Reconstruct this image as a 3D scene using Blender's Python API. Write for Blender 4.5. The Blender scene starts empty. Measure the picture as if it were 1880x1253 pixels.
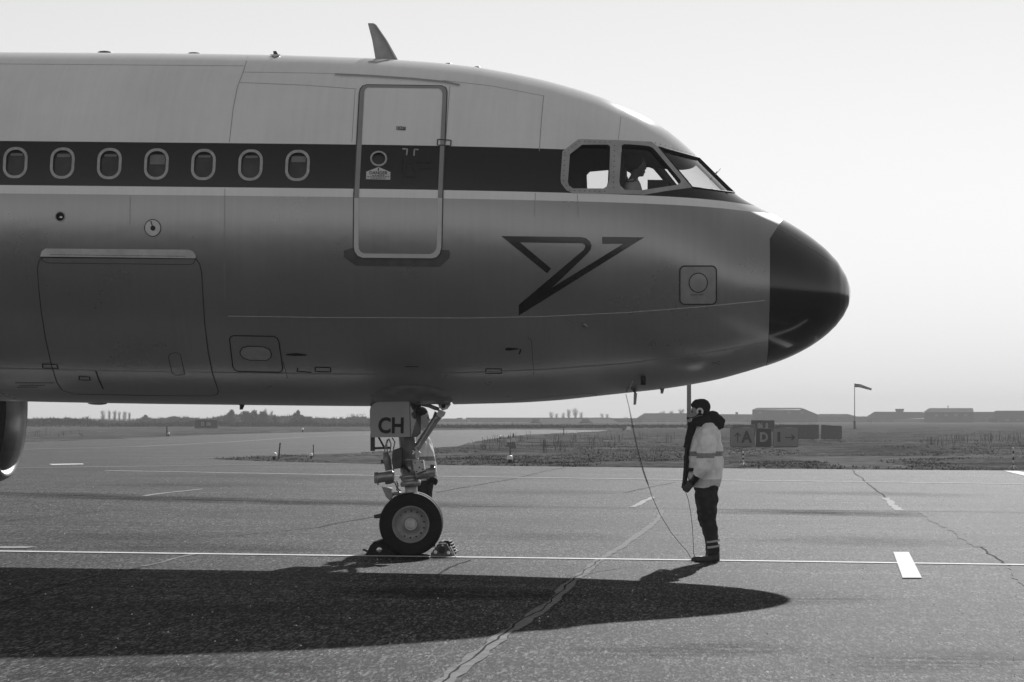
import bpy, bmesh, math, random
import numpy as np
from mathutils import Vector, Matrix, Quaternion, noise
from mathutils.bvhtree import BVHTree
from mathutils.geometry import delaunay_2d_cdt

random.seed(7)
scene = bpy.context.scene
COL = scene.collection
R = math.radians

# ------------------------------------------------------------------ camera
PW, PH = 1880.0, 1253.0          # the photograph's pixel grid, used for measuring
LENS, EYE, HORIZON = 85.0, 1.68, 768.0
XC = 1180.0                      # optical axis: the photograph is cropped off-centre
FPX = LENS / 36.0 * PW
cam_data = bpy.data.cameras.new('camera')
cam_data.lens = LENS
cam_data.sensor_width = 36.0
cam_data.sensor_fit = 'HORIZONTAL'
cam_data.shift_x = (PW / 2 - XC) / PW
cam_data.clip_start = 0.1
cam_data.clip_end = 12000.0
cam = bpy.data.objects.new('camera', cam_data)
COL.objects.link(cam)
cam.location = (0, 0, EYE)
cam.rotation_euler = (R(90) + math.atan((HORIZON - PH / 2) / FPX), 0, 0)
scene.camera = cam
CAM_M = Matrix.Translation(Vector(cam.location)) @ cam.rotation_euler.to_matrix().to_4x4()

# ------------------------------------------------------------------ sky, sun, exposure
SUN_DIR = Vector((0.172, 1.0, 0.478)).normalized()      # towards the sun
SUN_EL = math.asin(SUN_DIR.z)
SUN_AZ = math.atan2(SUN_DIR.x, SUN_DIR.y)               # from +Y towards +X
world = bpy.data.worlds.new('World')
scene.world = world
world.use_nodes = True
wn, wl = world.node_tree.nodes, world.node_tree.links
wn.clear()
sky = wn.new('ShaderNodeTexSky')
sky.sky_type = 'NISHITA'
sky.sun_disc = False
sky.sun_elevation = SUN_EL
sky.sun_rotation = SUN_AZ
sky.altitude = 0.0
sky.air_density = 1.95
sky.dust_density = 0.04
sky.ozone_density = 1.0
bw = wn.new('ShaderNodeSeparateColor')                  # a black-and-white photograph: grey sky
bg = wn.new('ShaderNodeBackground')
bg.inputs['Strength'].default_value = 0.060
wo = wn.new('ShaderNodeOutputWorld')
wl.new(sky.outputs['Color'], bw.inputs['Color'])
wl.new(bw.outputs['Green'], bg.inputs['Color'])
wl.new(bg.outputs['Background'], wo.inputs['Surface'])

sun_data = bpy.data.lights.new('sun', 'SUN')
sun_data.energy = 3.7
sun_data.angle = R(0.53)
sun_data.color = (1.0, 1.0, 1.0)
sun = bpy.data.objects.new('sun', sun_data)
COL.objects.link(sun)
sun.rotation_euler = SUN_DIR.to_track_quat('Z', 'Y').to_euler()

vs = scene.view_settings
vs.view_transform = 'Standard'
vs.look = 'None'
vs.exposure = 0.54
vs.gamma = 1.0
vs.use_curve_mapping = False
scene.render.engine = 'CYCLES'
scene.cycles.use_denoising = True
scene.cycles.max_bounces = 8
scene.cycles.transparent_max_bounces = 16
scene.cycles.volume_bounces = 0
scene.cycles.sample_clamp_indirect = 6.0

# ------------------------------------------------------------------ small helpers
def smooth01(e0, e1, v):
    t = min(1.0, max(0.0, (v - e0) / (e1 - e0)))
    return t * t * (3 - 2 * t)

TILT = 0.0118                    # the apron falls gently to the right (drainage)
def gz(x, y):
    return -TILT * x * (1.0 - smooth01(45.0, 110.0, y))

def ray(px, py):
    d = Vector(((px - XC) / FPX, (PH / 2 - py) / FPX, -1.0))
    d = (CAM_M.to_3x3() @ d)
    return Vector(cam.location), d

def on_ground(px, py, lift=0.0):
    o, d = ray(px, py)
    t = o.z / max(1e-5, -d.z)
    for _ in range(12):
        p = o + d * t
        t = (o.z - gz(p.x, p.y) - lift) / max(1e-5, -d.z)
    return o + d * t

def at_depth(px, py, Y):
    o, d = ray(px, py)
    return o + d * (Y / d.y)

def mesh_from(name, verts, faces, mats=None, parent=None, smooth=False, midx=None):
    me = bpy.data.meshes.new(name)
    me.from_pydata([tuple(v) for v in verts], [], faces)
    if mats is not None:
        for m in (mats if isinstance(mats, (list, tuple)) else [mats]):
            me.materials.append(m)
    if midx is not None:
        me.polygons.foreach_set('material_index', midx)
    if smooth:
        me.polygons.foreach_set('use_smooth', [True] * len(me.polygons))
    me.update()
    o = bpy.data.objects.new(name, me)
    COL.objects.link(o)
    if parent is not None:
        o.parent = parent
    return o

def tag(o, label=None, cat=None, group=None, kind=None):
    if label: o['label'] = label
    if cat: o['category'] = cat
    if group: o['group'] = group
    if kind: o['kind'] = kind
    return o

def empty(name, loc=(0, 0, 0), rz=0.0, label=None, cat=None, group=None):
    e = bpy.data.objects.new(name, None)
    e.empty_display_size = 0.2
    COL.objects.link(e)
    e.location = loc
    e.rotation_euler = (0, 0, rz)
    return tag(e, label, cat, group)

def copy_tree(o, parent=None):
    c = o.copy()
    COL.objects.link(c)
    c.parent = parent
    for ch in [k for k in o.children]:
        copy_tree(ch, c)
    return c

class MB:
    """collects simple solids and links them as one mesh"""
    def __init__(self):
        self.v, self.f, self.sm = [], [], []
    def add(self, verts, faces, smooth=False):
        b = len(self.v)
        self.v += [tuple(p) for p in verts]
        self.f += [tuple(i + b for i in fc) for fc in faces]
        self.sm += [smooth] * len(faces)
        return self
    def box(self, lo, hi, M=None):
        (x0, y0, z0), (x1, y1, z1) = lo, hi
        v = [Vector(p) for p in ((x0,y0,z0),(x1,y0,z0),(x1,y1,z0),(x0,y1,z0),(x0,y0,z1),(x1,y0,z1),(x1,y1,z1),(x0,y1,z1))]
        if M is not None: v = [M @ p for p in v]
        return self.add(v, [(3,2,1,0),(4,5,6,7),(0,1,5,4),(1,2,6,5),(2,3,7,6),(3,0,4,7)])
    def prism(self, pts, d):
        """pts: closed 3D outline, d: extrusion vector"""
        n = len(pts); d = Vector(d)
        v = [Vector(p) for p in pts] + [Vector(p) + d for p in pts]
        f = [tuple(range(n - 1, -1, -1)), tuple(range(n, 2 * n))]
        f += [(i, (i + 1) % n, n + (i + 1) % n, n + i) for i in range(n)]
        return self.add(v, f)
    def tube(self, path, rad, seg=10, cap=True, smooth=True):
        path = [Vector(p) for p in path]
        n = len(path)
        rads = rad if isinstance(rad, (list, tuple)) else [rad] * n
        v, f = [], []
        up = None
        for i, p in enumerate(path):
            t = (path[min(i + 1, n - 1)] - path[max(i - 1, 0)])
            if t.length < 1e-9: t = Vector((0, 0, 1))
            t.normalize()
            if up is None:
                up = t.orthogonal().normalized()
            else:
                up = (up - t * up.dot(t))
                up = up.normalized() if up.length > 1e-6 else t.orthogonal().normalized()
            w = t.cross(up)
            for k in range(seg):
                a = 2 * math.pi * k / seg
                v.append(p + (up * math.cos(a) + w * math.sin(a)) * rads[i])
        for i in range(n - 1):
            for k in range(seg):
                k2 = (k + 1) % seg
                f.append((i * seg + k, i * seg + k2, (i + 1) * seg + k2, (i + 1) * seg + k))
        self.add(v, f, smooth)
        if cap:
            b = len(self.v) - len(v)
            self.f.append(tuple(b + k for k in range(seg - 1, -1, -1))); self.sm.append(False)
            self.f.append(tuple(b + (n - 1) * seg + k for k in range(seg))); self.sm.append(False)
        return self
    def lathe(self, prof, origin, axis, seg=32, closed=False, smooth=True):
        """prof: list of (along, radius)"""
        axis = Vector(axis).normalized(); o = Vector(origin)
        u = axis.orthogonal().normalized(); w = axis.cross(u)
        v, f = [], []
        n = len(prof)
        for (s, r) in prof:
            for k in range(seg):
                a = 2 * math.pi * k / seg
                v.append(o + axis * s + (u * math.cos(a) + w * math.sin(a)) * r)
        for i in range(n if closed else n - 1):
            j = (i + 1) % n
            for k in range(seg):
                k2 = (k + 1) % seg
                f.append((i * seg + k, i * seg + k2, j * seg + k2, j * seg + k))
        return self.add(v, f, smooth)
    def loft(self, rings, cap=True, smooth=True):
        """rings: list of equal-length vertex loops"""
        m = len(rings[0]); v = [p for r in rings for p in r]; f = []
        for i in range(len(rings) - 1):
            for k in range(m):
                k2 = (k + 1) % m
                f.append((i * m + k, i * m + k2, (i + 1) * m + k2, (i + 1) * m + k))
        self.add(v, f, smooth)
        if cap:
            b = len(self.v) - len(v)
            self.f.append(tuple(b + k for k in range(m - 1, -1, -1))); self.sm.append(False)
            self.f.append(tuple(b + (len(rings) - 1) * m + k for k in range(m))); self.sm.append(False)
        return self
    def build(self, name, mat, parent=None):
        me = bpy.data.meshes.new(name)
        me.from_pydata(self.v, [], self.f)
        for m in (mat if isinstance(mat, (list, tuple)) else [mat]): me.materials.append(m)
        me.polygons.foreach_set('use_smooth', self.sm)
        bm = bmesh.new(); bm.from_mesh(me)
        bmesh.ops.recalc_face_normals(bm, faces=bm.faces)
        bm.to_mesh(me); bm.free()
        me.update()
        o = bpy.data.objects.new(name, me)
        COL.objects.link(o)
        if parent is not None: o.parent = parent
        return o

def evaluated_mesh(o):
    dg = bpy.context.evaluated_depsgraph_get()
    dg.update()
    return bpy.data.meshes.new_from_object(o.evaluated_get(dg), depsgraph=dg)

def text_mesh(txt, size=1.0, offset=0.0, align='CENTER'):
    """flat outline of a text: verts (x, y), faces"""
    cu = bpy.data.curves.new('txt', 'FONT')
    cu.body = txt; cu.size = size; cu.offset = offset
    cu.align_x = align; cu.align_y = 'CENTER'
    cu.resolution_u = 3
    o = bpy.data.objects.new('txt', cu); COL.objects.link(o)
    me = evaluated_mesh(o)
    v = [(p.co.x, p.co.y) for p in me.vertices]
    f = [tuple(q.vertices) for q in me.polygons]
    bpy.data.objects.remove(o); bpy.data.curves.remove(cu); bpy.data.meshes.remove(me)
    return v, f

# ------------------------------------------------------------------ materials (all neutral: the photograph is black and white)
def new_mat(name):
    m = bpy.data.materials.new(name); m.use_nodes = True
    nt = m.node_tree
    return m, nt, nt.nodes['Principled BSDF']

def grey(v): return (v, v, v, 1.0)

def plain(name, v, rough=0.6, metal=0.0, spec=0.5, coat=0.0, var=0.12, scale=9.0, bump=0.0, bscale=60.0):
    """a grey material with slight mottling"""
    m, nt, b = new_mat(name)
    tc = nt.nodes.new('ShaderNodeTexCoord')
    nz = nt.nodes.new('ShaderNodeTexNoise'); nz.inputs['Scale'].default_value = scale; nz.inputs['Detail'].default_value = 5
    mr = nt.nodes.new('ShaderNodeMapRange')
    mr.inputs['From Min'].default_value = 0.3; mr.inputs['From Max'].default_value = 0.7
    mr.inputs['To Min'].default_value = v * (1 - var); mr.inputs['To Max'].default_value = v * (1 + var)
    nt.links.new(tc.outputs['Object'], nz.inputs['Vector'])
    nt.links.new(nz.outputs['Fac'], mr.inputs['Value'])
    nt.links.new(mr.outputs['Result'], b.inputs['Base Color'])
    b.inputs['Roughness'].default_value = rough
    b.inputs['Metallic'].default_value = metal
    b.inputs['Specular IOR Level'].default_value = spec
    b.inputs['Coat Weight'].default_value = coat
    b.inputs['Coat Roughness'].default_value = 0.08
    if bump > 0:
        nb = nt.nodes.new('ShaderNodeTexNoise'); nb.inputs['Scale'].default_value = bscale; nb.inputs['Detail'].default_value = 4
        bp = nt.nodes.new('ShaderNodeBump'); bp.inputs['Strength'].default_value = bump; bp.inputs['Distance'].default_value = 0.01
        nt.links.new(tc.outputs['Object'], nb.inputs['Vector'])
        nt.links.new(nb.outputs['Fac'], bp.inputs['Height'])
        nt.links.new(bp.outputs['Normal'], b.inputs['Normal'])
    return m

def glass_mat(name, tint=0.9, rough=0.02, refl=1.0):
    """thin pane: see-through with a Fresnel reflection"""
    m = bpy.data.materials.new(name); m.use_nodes = True
    nt = m.node_tree; nt.nodes.clear()
    out = nt.nodes.new('ShaderNodeOutputMaterial')
    tr = nt.nodes.new('ShaderNodeBsdfTransparent'); tr.inputs['Color'].default_value = grey(tint)
    gl = nt.nodes.new('ShaderNodeBsdfGlossy'); gl.inputs['Roughness'].default_value = rough; gl.inputs['Color'].default_value = grey(refl)
    lw = nt.nodes.new('ShaderNodeLayerWeight'); lw.inputs['Blend'].default_value = 0.5
    pw = nt.nodes.new('ShaderNodeMath'); pw.operation = 'POWER'; pw.inputs[1].default_value = 4.5
    fr = nt.nodes.new('ShaderNodeMath'); fr.operation = 'MULTIPLY_ADD'; fr.inputs[1].default_value = 0.9; fr.inputs[2].default_value = 0.045
    nt.links.new(lw.outputs['Facing'], pw.inputs[0]); nt.links.new(pw.outputs['Value'], fr.inputs[0])
    mx = nt.nodes.new('ShaderNodeMixShader')
    nt.links.new(fr.outputs['Value'], mx.inputs['Fac'])
    nt.links.new(tr.outputs['BSDF'], mx.inputs[1]); nt.links.new(gl.outputs['BSDF'], mx.inputs[2])
    nt.links.new(mx.outputs['Shader'], out.inputs['Surface'])
    return m

M = {}
M['white_paint'] = plain('white_road_paint', 0.74, 0.8, spec=0.06, var=0.12, scale=6, bump=0.2, bscale=120)
M['worn_paint'] = plain('worn_road_paint', 0.30, 0.85, spec=0.05, var=0.35, scale=11)
M['black_rubber'] = plain('black_rubber', 0.013, 0.8, spec=0.3, var=0.25, scale=20)
M['grey_metal'] = plain('grey_painted_metal', 0.26, 0.42, spec=0.6, var=0.18, scale=12)
M['light_metal'] = plain('light_grey_metal', 0.42, 0.38, metal=0.3, var=0.15, scale=12)
M['dark_metal'] = plain('dark_metal', 0.05, 0.45, var=0.3, scale=14)
M['steel'] = plain('bare_steel', 0.55, 0.25, metal=1.0, var=0.1, scale=12)
M['black'] = plain('matt_black', 0.012, 0.7, var=0.2)
M['white'] = plain('white_plastic', 0.75, 0.45, var=0.06)

# ------------------------------------------------------------------ ground, apron, taxiway
def pip(poly, X, Y):
    """vectorised point in polygon"""
    inside = np.zeros(X.shape, bool)
    n = len(poly); j = n - 1
    for i in range(n):
        xi, yi = poly[i]; xj, yj = poly[j]
        c = ((yi > Y) != (yj > Y)) & (X < (xj - xi) * (Y - yi) / ((yj - yi) if abs(yj - yi) > 1e-12 else 1e-12) + xi)
        inside ^= c; j = i
    return inside

edge_px = [(-160, 820.5), (45, 812), (170, 808), (420, 797.5), (600, 793), (860, 789.5), (1000, 789), (1110, 790.5), (1122, 791.5),
           (1040, 796), (960, 799.5), (905, 806), (862, 815), (830, 822), (780, 826), (700, 830.5), (600, 834), (480, 840.5),
           (392, 843.5), (480, 847), (620, 850.5), (700, 853), (940, 856), (1300, 860), (1600, 862.5), (1880, 864.5), (2250, 868)]
edge_w = [on_ground(*p) for p in edge_px]
paved = [(p.x, p.y) for p in edge_w]
paved = [(-90.0, paved[0][1] - 14), ] + paved + [(60.0, paved[-1][1] - 4), (60.0, 1.0), (-90.0, 1.0)]

def sheet(name, poly, lift, mat, step=6.0, parent=None, kind=None):
    """a flat sheet that follows the fall of the apron"""
    pts = [Vector(p) for p in poly]
    xs = [p.x for p in pts]; ys = [p.y for p in pts]
    inner = []
    if step:
        gx = np.arange(min(xs) + step / 2, max(xs), step); gy = np.arange(min(ys) + step / 2, max(ys), step)
        X, Y = np.meshgrid(gx, gy)
        ins = pip(poly, X.ravel(), Y.ravel())
        inner = [Vector((a, b)) for a, b, k in zip(X.ravel(), Y.ravel(), ins) if k]
    n = len(pts)
    v, e, f, *_ = delaunay_2d_cdt(pts + inner, [(i, (i + 1) % n) for i in range(n)], [], 1, 1e-5)
    o = mesh_from(name, [(p.x, p.y, gz(p.x, p.y) + lift) for p in v], f, mat, parent)
    bm = bmesh.new(); bm.from_mesh(o.data)
    bmesh.ops.recalc_face_normals(bm, faces=bm.faces)
    if sum(q.normal.z for q in bm.faces) < 0: bmesh.ops.reverse_faces(bm, faces=bm.faces)
    bm.to_mesh(o.data); bm.free()
    return o

def asphalt_mat():
    m, nt, b = new_mat('asphalt')
    N, L = nt.nodes.new, nt.links.new
    tc = N('ShaderNodeTexCoord')
    def noise_(scale, detail=4, rough=0.6, vec=None):
        n = N('ShaderNodeTexNoise'); n.inputs['Scale'].default_value = scale
        n.inputs['Detail'].default_value = detail; n.inputs['Roughness'].default_value = rough
        L(vec or tc.outputs['Object'], n.inputs['Vector']); return n.outputs['Fac']
    def mrange(v, a, b_, c, d):
        n = N('ShaderNodeMapRange'); n.inputs['From Min'].default_value = a; n.inputs['From Max'].default_value = b_
        n.inputs['To Min'].default_value = c; n.inputs['To Max'].default_value = d; L(v, n.inputs['Value']); return n.outputs['Result']
    def mul(a, b_):
        n = N('ShaderNodeMath'); n.operation = 'MULTIPLY'; L(a, n.inputs[0])
        if isinstance(b_, float): n.inputs[1].default_value = b_
        else: L(b_, n.inputs[1])
        return n.outputs['Value']
    def add(a, b_):
        n = N('ShaderNodeMath'); n.operation = 'ADD'; L(a, n.inputs[0]); L(b_, n.inputs[1]); return n.outputs['Value']
    # stone chips in the binder
    mg = N('ShaderNodeMapping'); mg.inputs['Scale'].default_value = (1.0, 0.17, 1.0); L(tc.outputs['Object'], mg.inputs['Vector'])   # drag-brushed surface
    vo = N('ShaderNodeTexVoronoi'); vo.inputs['Scale'].default_value = 72.0; L(mg.outputs['Vector'], vo.inputs['Vector'])
    sep = N('ShaderNodeSeparateColor'); L(vo.outputs['Color'], sep.inputs['Color'])
    pw = N('ShaderNodeMath'); pw.operation = 'POWER'; L(sep.outputs['Red'], pw.inputs[0]); pw.inputs[1].default_value = 2.4
    chip = mrange(pw.outputs['Value'], 0.0, 1.0, 0.2, 2.75)
    vo2 = N('ShaderNodeTexVoronoi'); vo2.inputs['Scale'].default_value = 34.0; L(mg.outputs['Vector'], vo2.inputs['Vector'])
    sep2 = N('ShaderNodeSeparateColor'); L(vo2.outputs['Color'], sep2.inputs['Color'])
    chip = mul(chip, mrange(sep2.outputs['Red'], 0.0, 1.0, 0.55, 1.5))
    bright = mrange(sep.outputs['Green'], 0.985, 0.992, 0.0, 0.17)
    broad = mrange(noise_(0.22, 6, 0.62), 0.34, 0.68, 0.66, 1.30)
    mid = mrange(noise_(2.3, 5, 0.65), 0.3, 0.7, 0.84, 1.14)
    # streaks along the taxi direction
    mp = N('ShaderNodeMapping'); mp.inputs['Scale'].default_value = (0.10, 1.6, 1.0); L(tc.outputs['Object'], mp.inputs['Vector'])
    streak = mrange(noise_(0.9, 6, 0.7, mp.outputs['Vector']), 0.38, 0.64, 0.72, 1.2)
    # old oil stains
    mp2 = N('ShaderNodeMapping'); mp2.inputs['Scale'].default_value = (0.30, 1.1, 1.0); L(tc.outputs['Object'], mp2.inputs['Vector'])
    oil = mrange(noise_(0.55, 7, 0.72, mp2.outputs['Vector']), 0.60, 0.74, 1.0, 0.55)
    c = mul(mul(mul(mul(mul(chip, broad), mid), streak), oil), 0.060)
    c = add(c, bright)
    L(c, b.inputs['Base Color'])
    b.inputs['Roughness'].default_value = 0.74
    b.inputs['Specular IOR Level'].default_value = 0.038
    bp = N('ShaderNodeBump'); bp.inputs['Strength'].default_value = 0.9; bp.inputs['Distance'].default_value = 0.012
    h = add(noise_(70.0, 2), mul(noise_(25.0, 3), 0.8))
    L(h, bp.inputs['Height']); L(bp.outputs['Normal'], b.inputs['Normal'])
    return m
M['asphalt'] = asphalt_mat()
apron = tag(sheet('apron', paved, 0.0, M['asphalt'], step=5.0), kind='structure')

# ---- grass and soil, one sheet out to the horizon
def soil_mat():
    m, nt, b = new_mat('winter_grass_and_soil')
    N, L = nt.nodes.new, nt.links.new
    tc = N('ShaderNodeTexCoord')
    n1 = N('ShaderNodeTexNoise'); n1.inputs['Scale'].default_value = 0.12; n1.inputs['Detail'].default_value = 8; n1.inputs['Roughness'].default_value = 0.7
    n2 = N('ShaderNodeTexNoise'); n2.inputs['Scale'].default_value = 2.6; n2.inputs['Detail'].default_value = 6; n2.inputs['Roughness'].default_value = 0.7
    L(tc.outputs['Object'], n1.inputs['Vector']); L(tc.outputs['Object'], n2.inputs['Vector'])
    mx = N('ShaderNodeMath'); mx.operation = 'MULTIPLY'; L(n1.outputs['Fac'], mx.inputs[0]); L(n2.outputs['Fac'], mx.inputs[1])
    cr = N('ShaderNodeValToRGB')
    e = cr.color_ramp.elements
    e[0].position = 0.15; e[0].color = grey(0.03)
    e[1].position = 0.37; e[1].color = grey(0.20)
    L(mx.outputs['Value'], cr.inputs['Fac'])
    L(cr.outputs['Color'], b.inputs['Base Color'])
    b.inputs['Roughness'].default_value = 0.9; b.inputs['Specular IOR Level'].default_value = 0.0
    bp = N('ShaderNodeBump'); bp.inputs['Strength'].default_value = 0.7; bp.inputs['Distance'].default_value = 0.06
    n3 = N('ShaderNodeTexNoise'); n3.inputs['Scale'].default_value = 7.0; n3.inputs['Detail'].default_value = 4
    L(tc.outputs['Object'], n3.inputs['Vector']); L(n3.outputs['Fac'], bp.inputs['Height']); L(bp.outputs['Normal'], b.inputs['Normal'])
    return m
M['soil'] = soil_mat()

path_px = [(520, 838.5), (700, 837.6), (940, 838), (1300, 838.8), (1440, 838.6), (1500, 838.4), (1640, 837.8), (1880, 836.6), (2100, 836),
           (2100, 842), (1880, 841.4), (1720, 842.5), (1640, 845), (1610, 847), (1640, 851), (1672, 858), (1676, 861.5), (1540, 860.5), (1515, 853), (1500, 846.5), (1440, 842.0), (1300, 840.6), (940, 839.8), (700, 839.4), (520, 840.0)]
path_poly = [(on_ground(*p).x, on_ground(*p).y) for p in path_px]

def bump_h(x, y):
    """tussocks and clods"""
    v = noise.fractal(Vector((x * 0.35, y * 0.13, 1.7)), 0.9, 2.1, 5)
    w = noise.noise(Vector((x * 0.9, y * 0.35, 9.1)))
    r = max(0.0, noise.noise(Vector((x * 0.16, y * 0.045, 4.4))) - 0.05) * 2.2
    return 0.035 + 0.05 * v + max(0.0, w - 0.15) * 0.30 * r

def build_ground():
    ys = list(np.concatenate([[-60, 0, 30, 55, 66], np.arange(70, 108, 0.55), np.geomspace(108, 420, 120), np.geomspace(440, 9000, 26)]))
    us = np.concatenate([[-40, -12, -5, -2, -1, -0.5], np.linspace(-0.29, 0.18, 340), [0.5, 1, 2, 5, 12, 40]])
    V, F = [], []
    PX = np.array([[u * max(60.0, y) for u in us] for y in ys])
    PY = np.array([[y for u in us] for y in ys])
    ins = pip(paved, PX.ravel(), PY.ravel())
    inp = pip(path_poly, PX.ravel(), PY.ravel())
    k = 0
    for i, y in enumerate(ys):
        for j, u in enumerate(us):
            x = PX[i, j]
            if ins[k]: z = gz(x, y) - 0.10
            elif inp[k]: z = gz(x, y) - 0.05
            else: z = gz(x, y) + (bump_h(x, y) * (1.0 if y < 420 else 0.3) if y > 60 else 0.0)
            V.append((x, y, z)); k += 1
    n = len(us)
    for i in range(len(ys) - 1):
        for j in range(n - 1):
            F.append((i * n + j, i * n + j + 1, (i + 1) * n + j + 1, (i + 1) * n + j))
    o = mesh_from('ground', V, F, M['soil'], smooth=True)
    return tag(o, kind='structure')
ground = build_ground()
M['path'] = plain('pale_concrete_path', 0.15, 1.0, spec=0.0, var=0.5, scale=0.9)
path = tag(sheet('path', path_poly, 0.006, M['path'], step=0), kind='structure')

# ------------------------------------------------------------------ the airliner
AIR_O = on_ground(754.5, 1019.0)
AIR_M = Matrix.Translation(AIR_O) @ Matrix.Rotation(-0.018, 4, 'Z') @ Matrix.Rotation(0.0118, 4, 'Y')
AIR_I = AIR_M.inverted()
airliner = empty('airliner', label='twin-engine airliner with dark window stripe and black nose cone parked on the apron', cat='airplane')
airliner.matrix_world = AIR_M

def lray(px, py):
    o, d = ray(px, py)
    return AIR_I @ o, (AIR_I.to_3x3() @ d)
CAM_L = AIR_I @ Vector(cam.location)
def lp(px, py, yl=0.0):
    """photo pixel -> aircraft coordinates on the plane y = yl"""
    o, d = lray(px, py)
    return o + d * ((yl - o.y) / d.y)
def to_px(p):
    c = CAM_M.inverted() @ (AIR_M @ Vector(p))
    return (XC + FPX * c.x / -c.z, PH / 2 - FPX * c.y / -c.z)

top_px = [(-200, 94), (0, 96), (200, 97.2), (300, 98), (400, 99.2), (500, 101), (600, 104), (680, 107), (730, 110), (800, 115), (880, 124), (950, 137), (980, 143.4), (1009, 150),
          (1069, 167), (1114, 182.5), (1141, 194.8), (1170, 207.5), (1190, 217), (1226, 239.5), (1248, 257.4), (1270.6, 277.5), (1281, 288.7),
          (1351, 358), (1365, 367), (1382, 375.9), (1400, 385), (1437, 403), (1463, 418.7), (1490, 437), (1516, 458), (1537, 480.6), (1553, 507), (1560.3, 528), (1561.2, 537)]
bot_px = [(-200, 733), (0, 736), (54, 738), (190, 741), (400, 743.5), (547, 745.2), (679, 746.4), (760, 745), (860, 742.3), (958, 739.8), (1031, 735), (1095, 727.8), (1149, 722),
          (1215, 715), (1261, 708), (1320, 697), (1371, 682.5), (1407, 671.6), (1437, 661), (1463, 649.5), (1490, 634.7), (1516, 616), (1534.5, 598), (1547.6, 580.7), (1557, 562), (1560.3, 547), (1561.2, 537)]
def interp(tab, x):
    if x <= tab[0][0]: return tab[0][1]
    if x >= tab[-1][0]: return tab[-1][1]
    for (a, b), (c, d) in zip(tab, tab[1:]):
        if a <= x <= c: return b + (d - b) * (x - a) / max(1e-9, c - a)
# half width along the nose (metres behind the tip)
wid = [(0, 0), (0.03, 0.20), (0.08, 0.32), (0.15, 0.44), (0.3, 0.62), (0.6, 0.84), (1.0, 1.05), (1.5, 1.265), (2, 1.44), (2.5, 1.585), (3, 1.70), (4, 1.85), (5, 1.935), (6, 1.97), (7, 1.975)]
XTIP = lp(1561.2, 537).x
D_L = -CAM_L.y
def section(x):
    s = XTIP - x
    a = interp(wid, s)
    b, zc = 1.5, 3.5
    vt = vb = 0.0
    for _ in range(6):
        pt = to_px((x, -vt, zc + b))[0]; pb = to_px((x, -vb, zc - b))[0]
        ot, dt = lray(pt, interp(top_px, pt)); ob, db = lray(pb, interp(bot_px, pb))
        tt, tb = dt.z / dt.y, db.z / db.y
        span = D_L * (tt - tb)
        lo, hi = 0.0, 4.0
        for _ in range(40):
            m = (lo + hi) / 2
            if math.sqrt(m * m + (a * tt) ** 2) + math.sqrt(m * m + (a * tb) ** 2) < span: lo = m
            else: hi = m
        b = (lo + hi) / 2
        zc = CAM_L.z + D_L * tt - math.sqrt(b * b + (a * tt) ** 2)
        vt = tt * a; vb = -abs(tb) * a * (1 if tb > 0 else -1)
    return zc, b, a
TAIL_X = -15.0
raw = {}
stations = []
N_NOSE = 150
for i in range(1, N_NOSE + 1):
    stations.append(XTIP - 8.6 * (i / N_NOSE) ** 1.7)
x = stations[-1]
while x > TAIL_X:
    x -= 0.4; stations.append(x)
secs = []
for x in stations:
    if x > -6.4: secs.append(section(x))
    else: secs.append(None)
k0 = [i for i, s in enumerate(secs) if s][-1]
cab = secs[k0]
secs = [s if s else cab for s in secs]
# smooth the measured profile a little
def smooth_list(v, n):
    for _ in range(n):
        v = [v[0]] + [(v[i - 1] + 2 * v[i] + v[i + 1]) / 4 for i in range(1, len(v) - 1)] + [v[-1]]
    return v
ZT = [z + b for z, b, a in secs]; ZB = [z - b for z, b, a in secs]
i1 = [i for i, x in enumerate(stations) if XTIP - x > 0.25][0]
ZT = ZT[:i1] + smooth_list(ZT[i1:], 3); ZB = ZB[:i1] + smooth_list(ZB[i1:], 6)
WA = [a for z, b, a in secs]; WA = WA[:i1] + smooth_list(WA[i1:], 12)
RING = 144
def ring_pts(x, zt, zb, a, inset=0.0):
    zw = (zt + zb) / 2
    out = []
    for k in range(RING):
        ph = 2 * math.pi * k / RING
        c = math.cos(ph)
        out.append(Vector((x, (a - inset) * math.sin(ph), zw + ((zt - zw) - inset) * c)))
    return out
tipz = lp(1561.2, 537).z
RADOME_S = XTIP - lp(1407, 560, -1.0).x
def shell():
    V, F = [Vector((XTIP, 0, tipz))], []
    for x, zt, zb, a in zip(stations, ZT, ZB, WA): V += ring_pts(x, zt, zb, a)
    n = len(stations)
    for k in range(RING): F.append((0, 1 + k, 1 + (k + 1) % RING))
    for i in range(n - 1):
        for k in range(RING):
            k2 = (k + 1) % RING
            F.append((1 + i * RING + k, 1 + (i + 1) * RING + k, 1 + (i + 1) * RING + k2, 1 + i * RING + k2))
    F.append(tuple(1 + (n - 1) * RING + k for k in range(RING)))
    return V, F
OV, OF = shell()
BVH = BVHTree.FromPolygons([tuple(v) for v in OV], OF)
def surf(px, py, off=0.0):
    """photo pixel -> point on the fuselage skin, off metres along the outward normal"""
    o, d = lray(px, py)
    h, nrm, idx, dist = BVH.ray_cast(o, d.normalized())
    if h is None:                      # just off the outline: the nearest skin
        h, nrm, idx, dist = BVH.find_nearest(lp(px, py, -0.2))
    if nrm.dot(d) > 0: nrm = -nrm
    return h + nrm * off
def skin_at(x, z, side=-1, off=0.0):
    """point of the skin at fuselage station x, height z"""
    h, nrm, idx, dist = BVH.ray_cast(Vector((x, side * 6.0, z)), Vector((0, -side, 0)))
    if h is None: return None
    if nrm.y * side < 0: nrm = -nrm
    return h + nrm * off

Z_S1 = surf(300, 262).z; Z_S2 = surf(300, 343.2).z; Z_S3 = surf(300, 358.6).z

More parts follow.
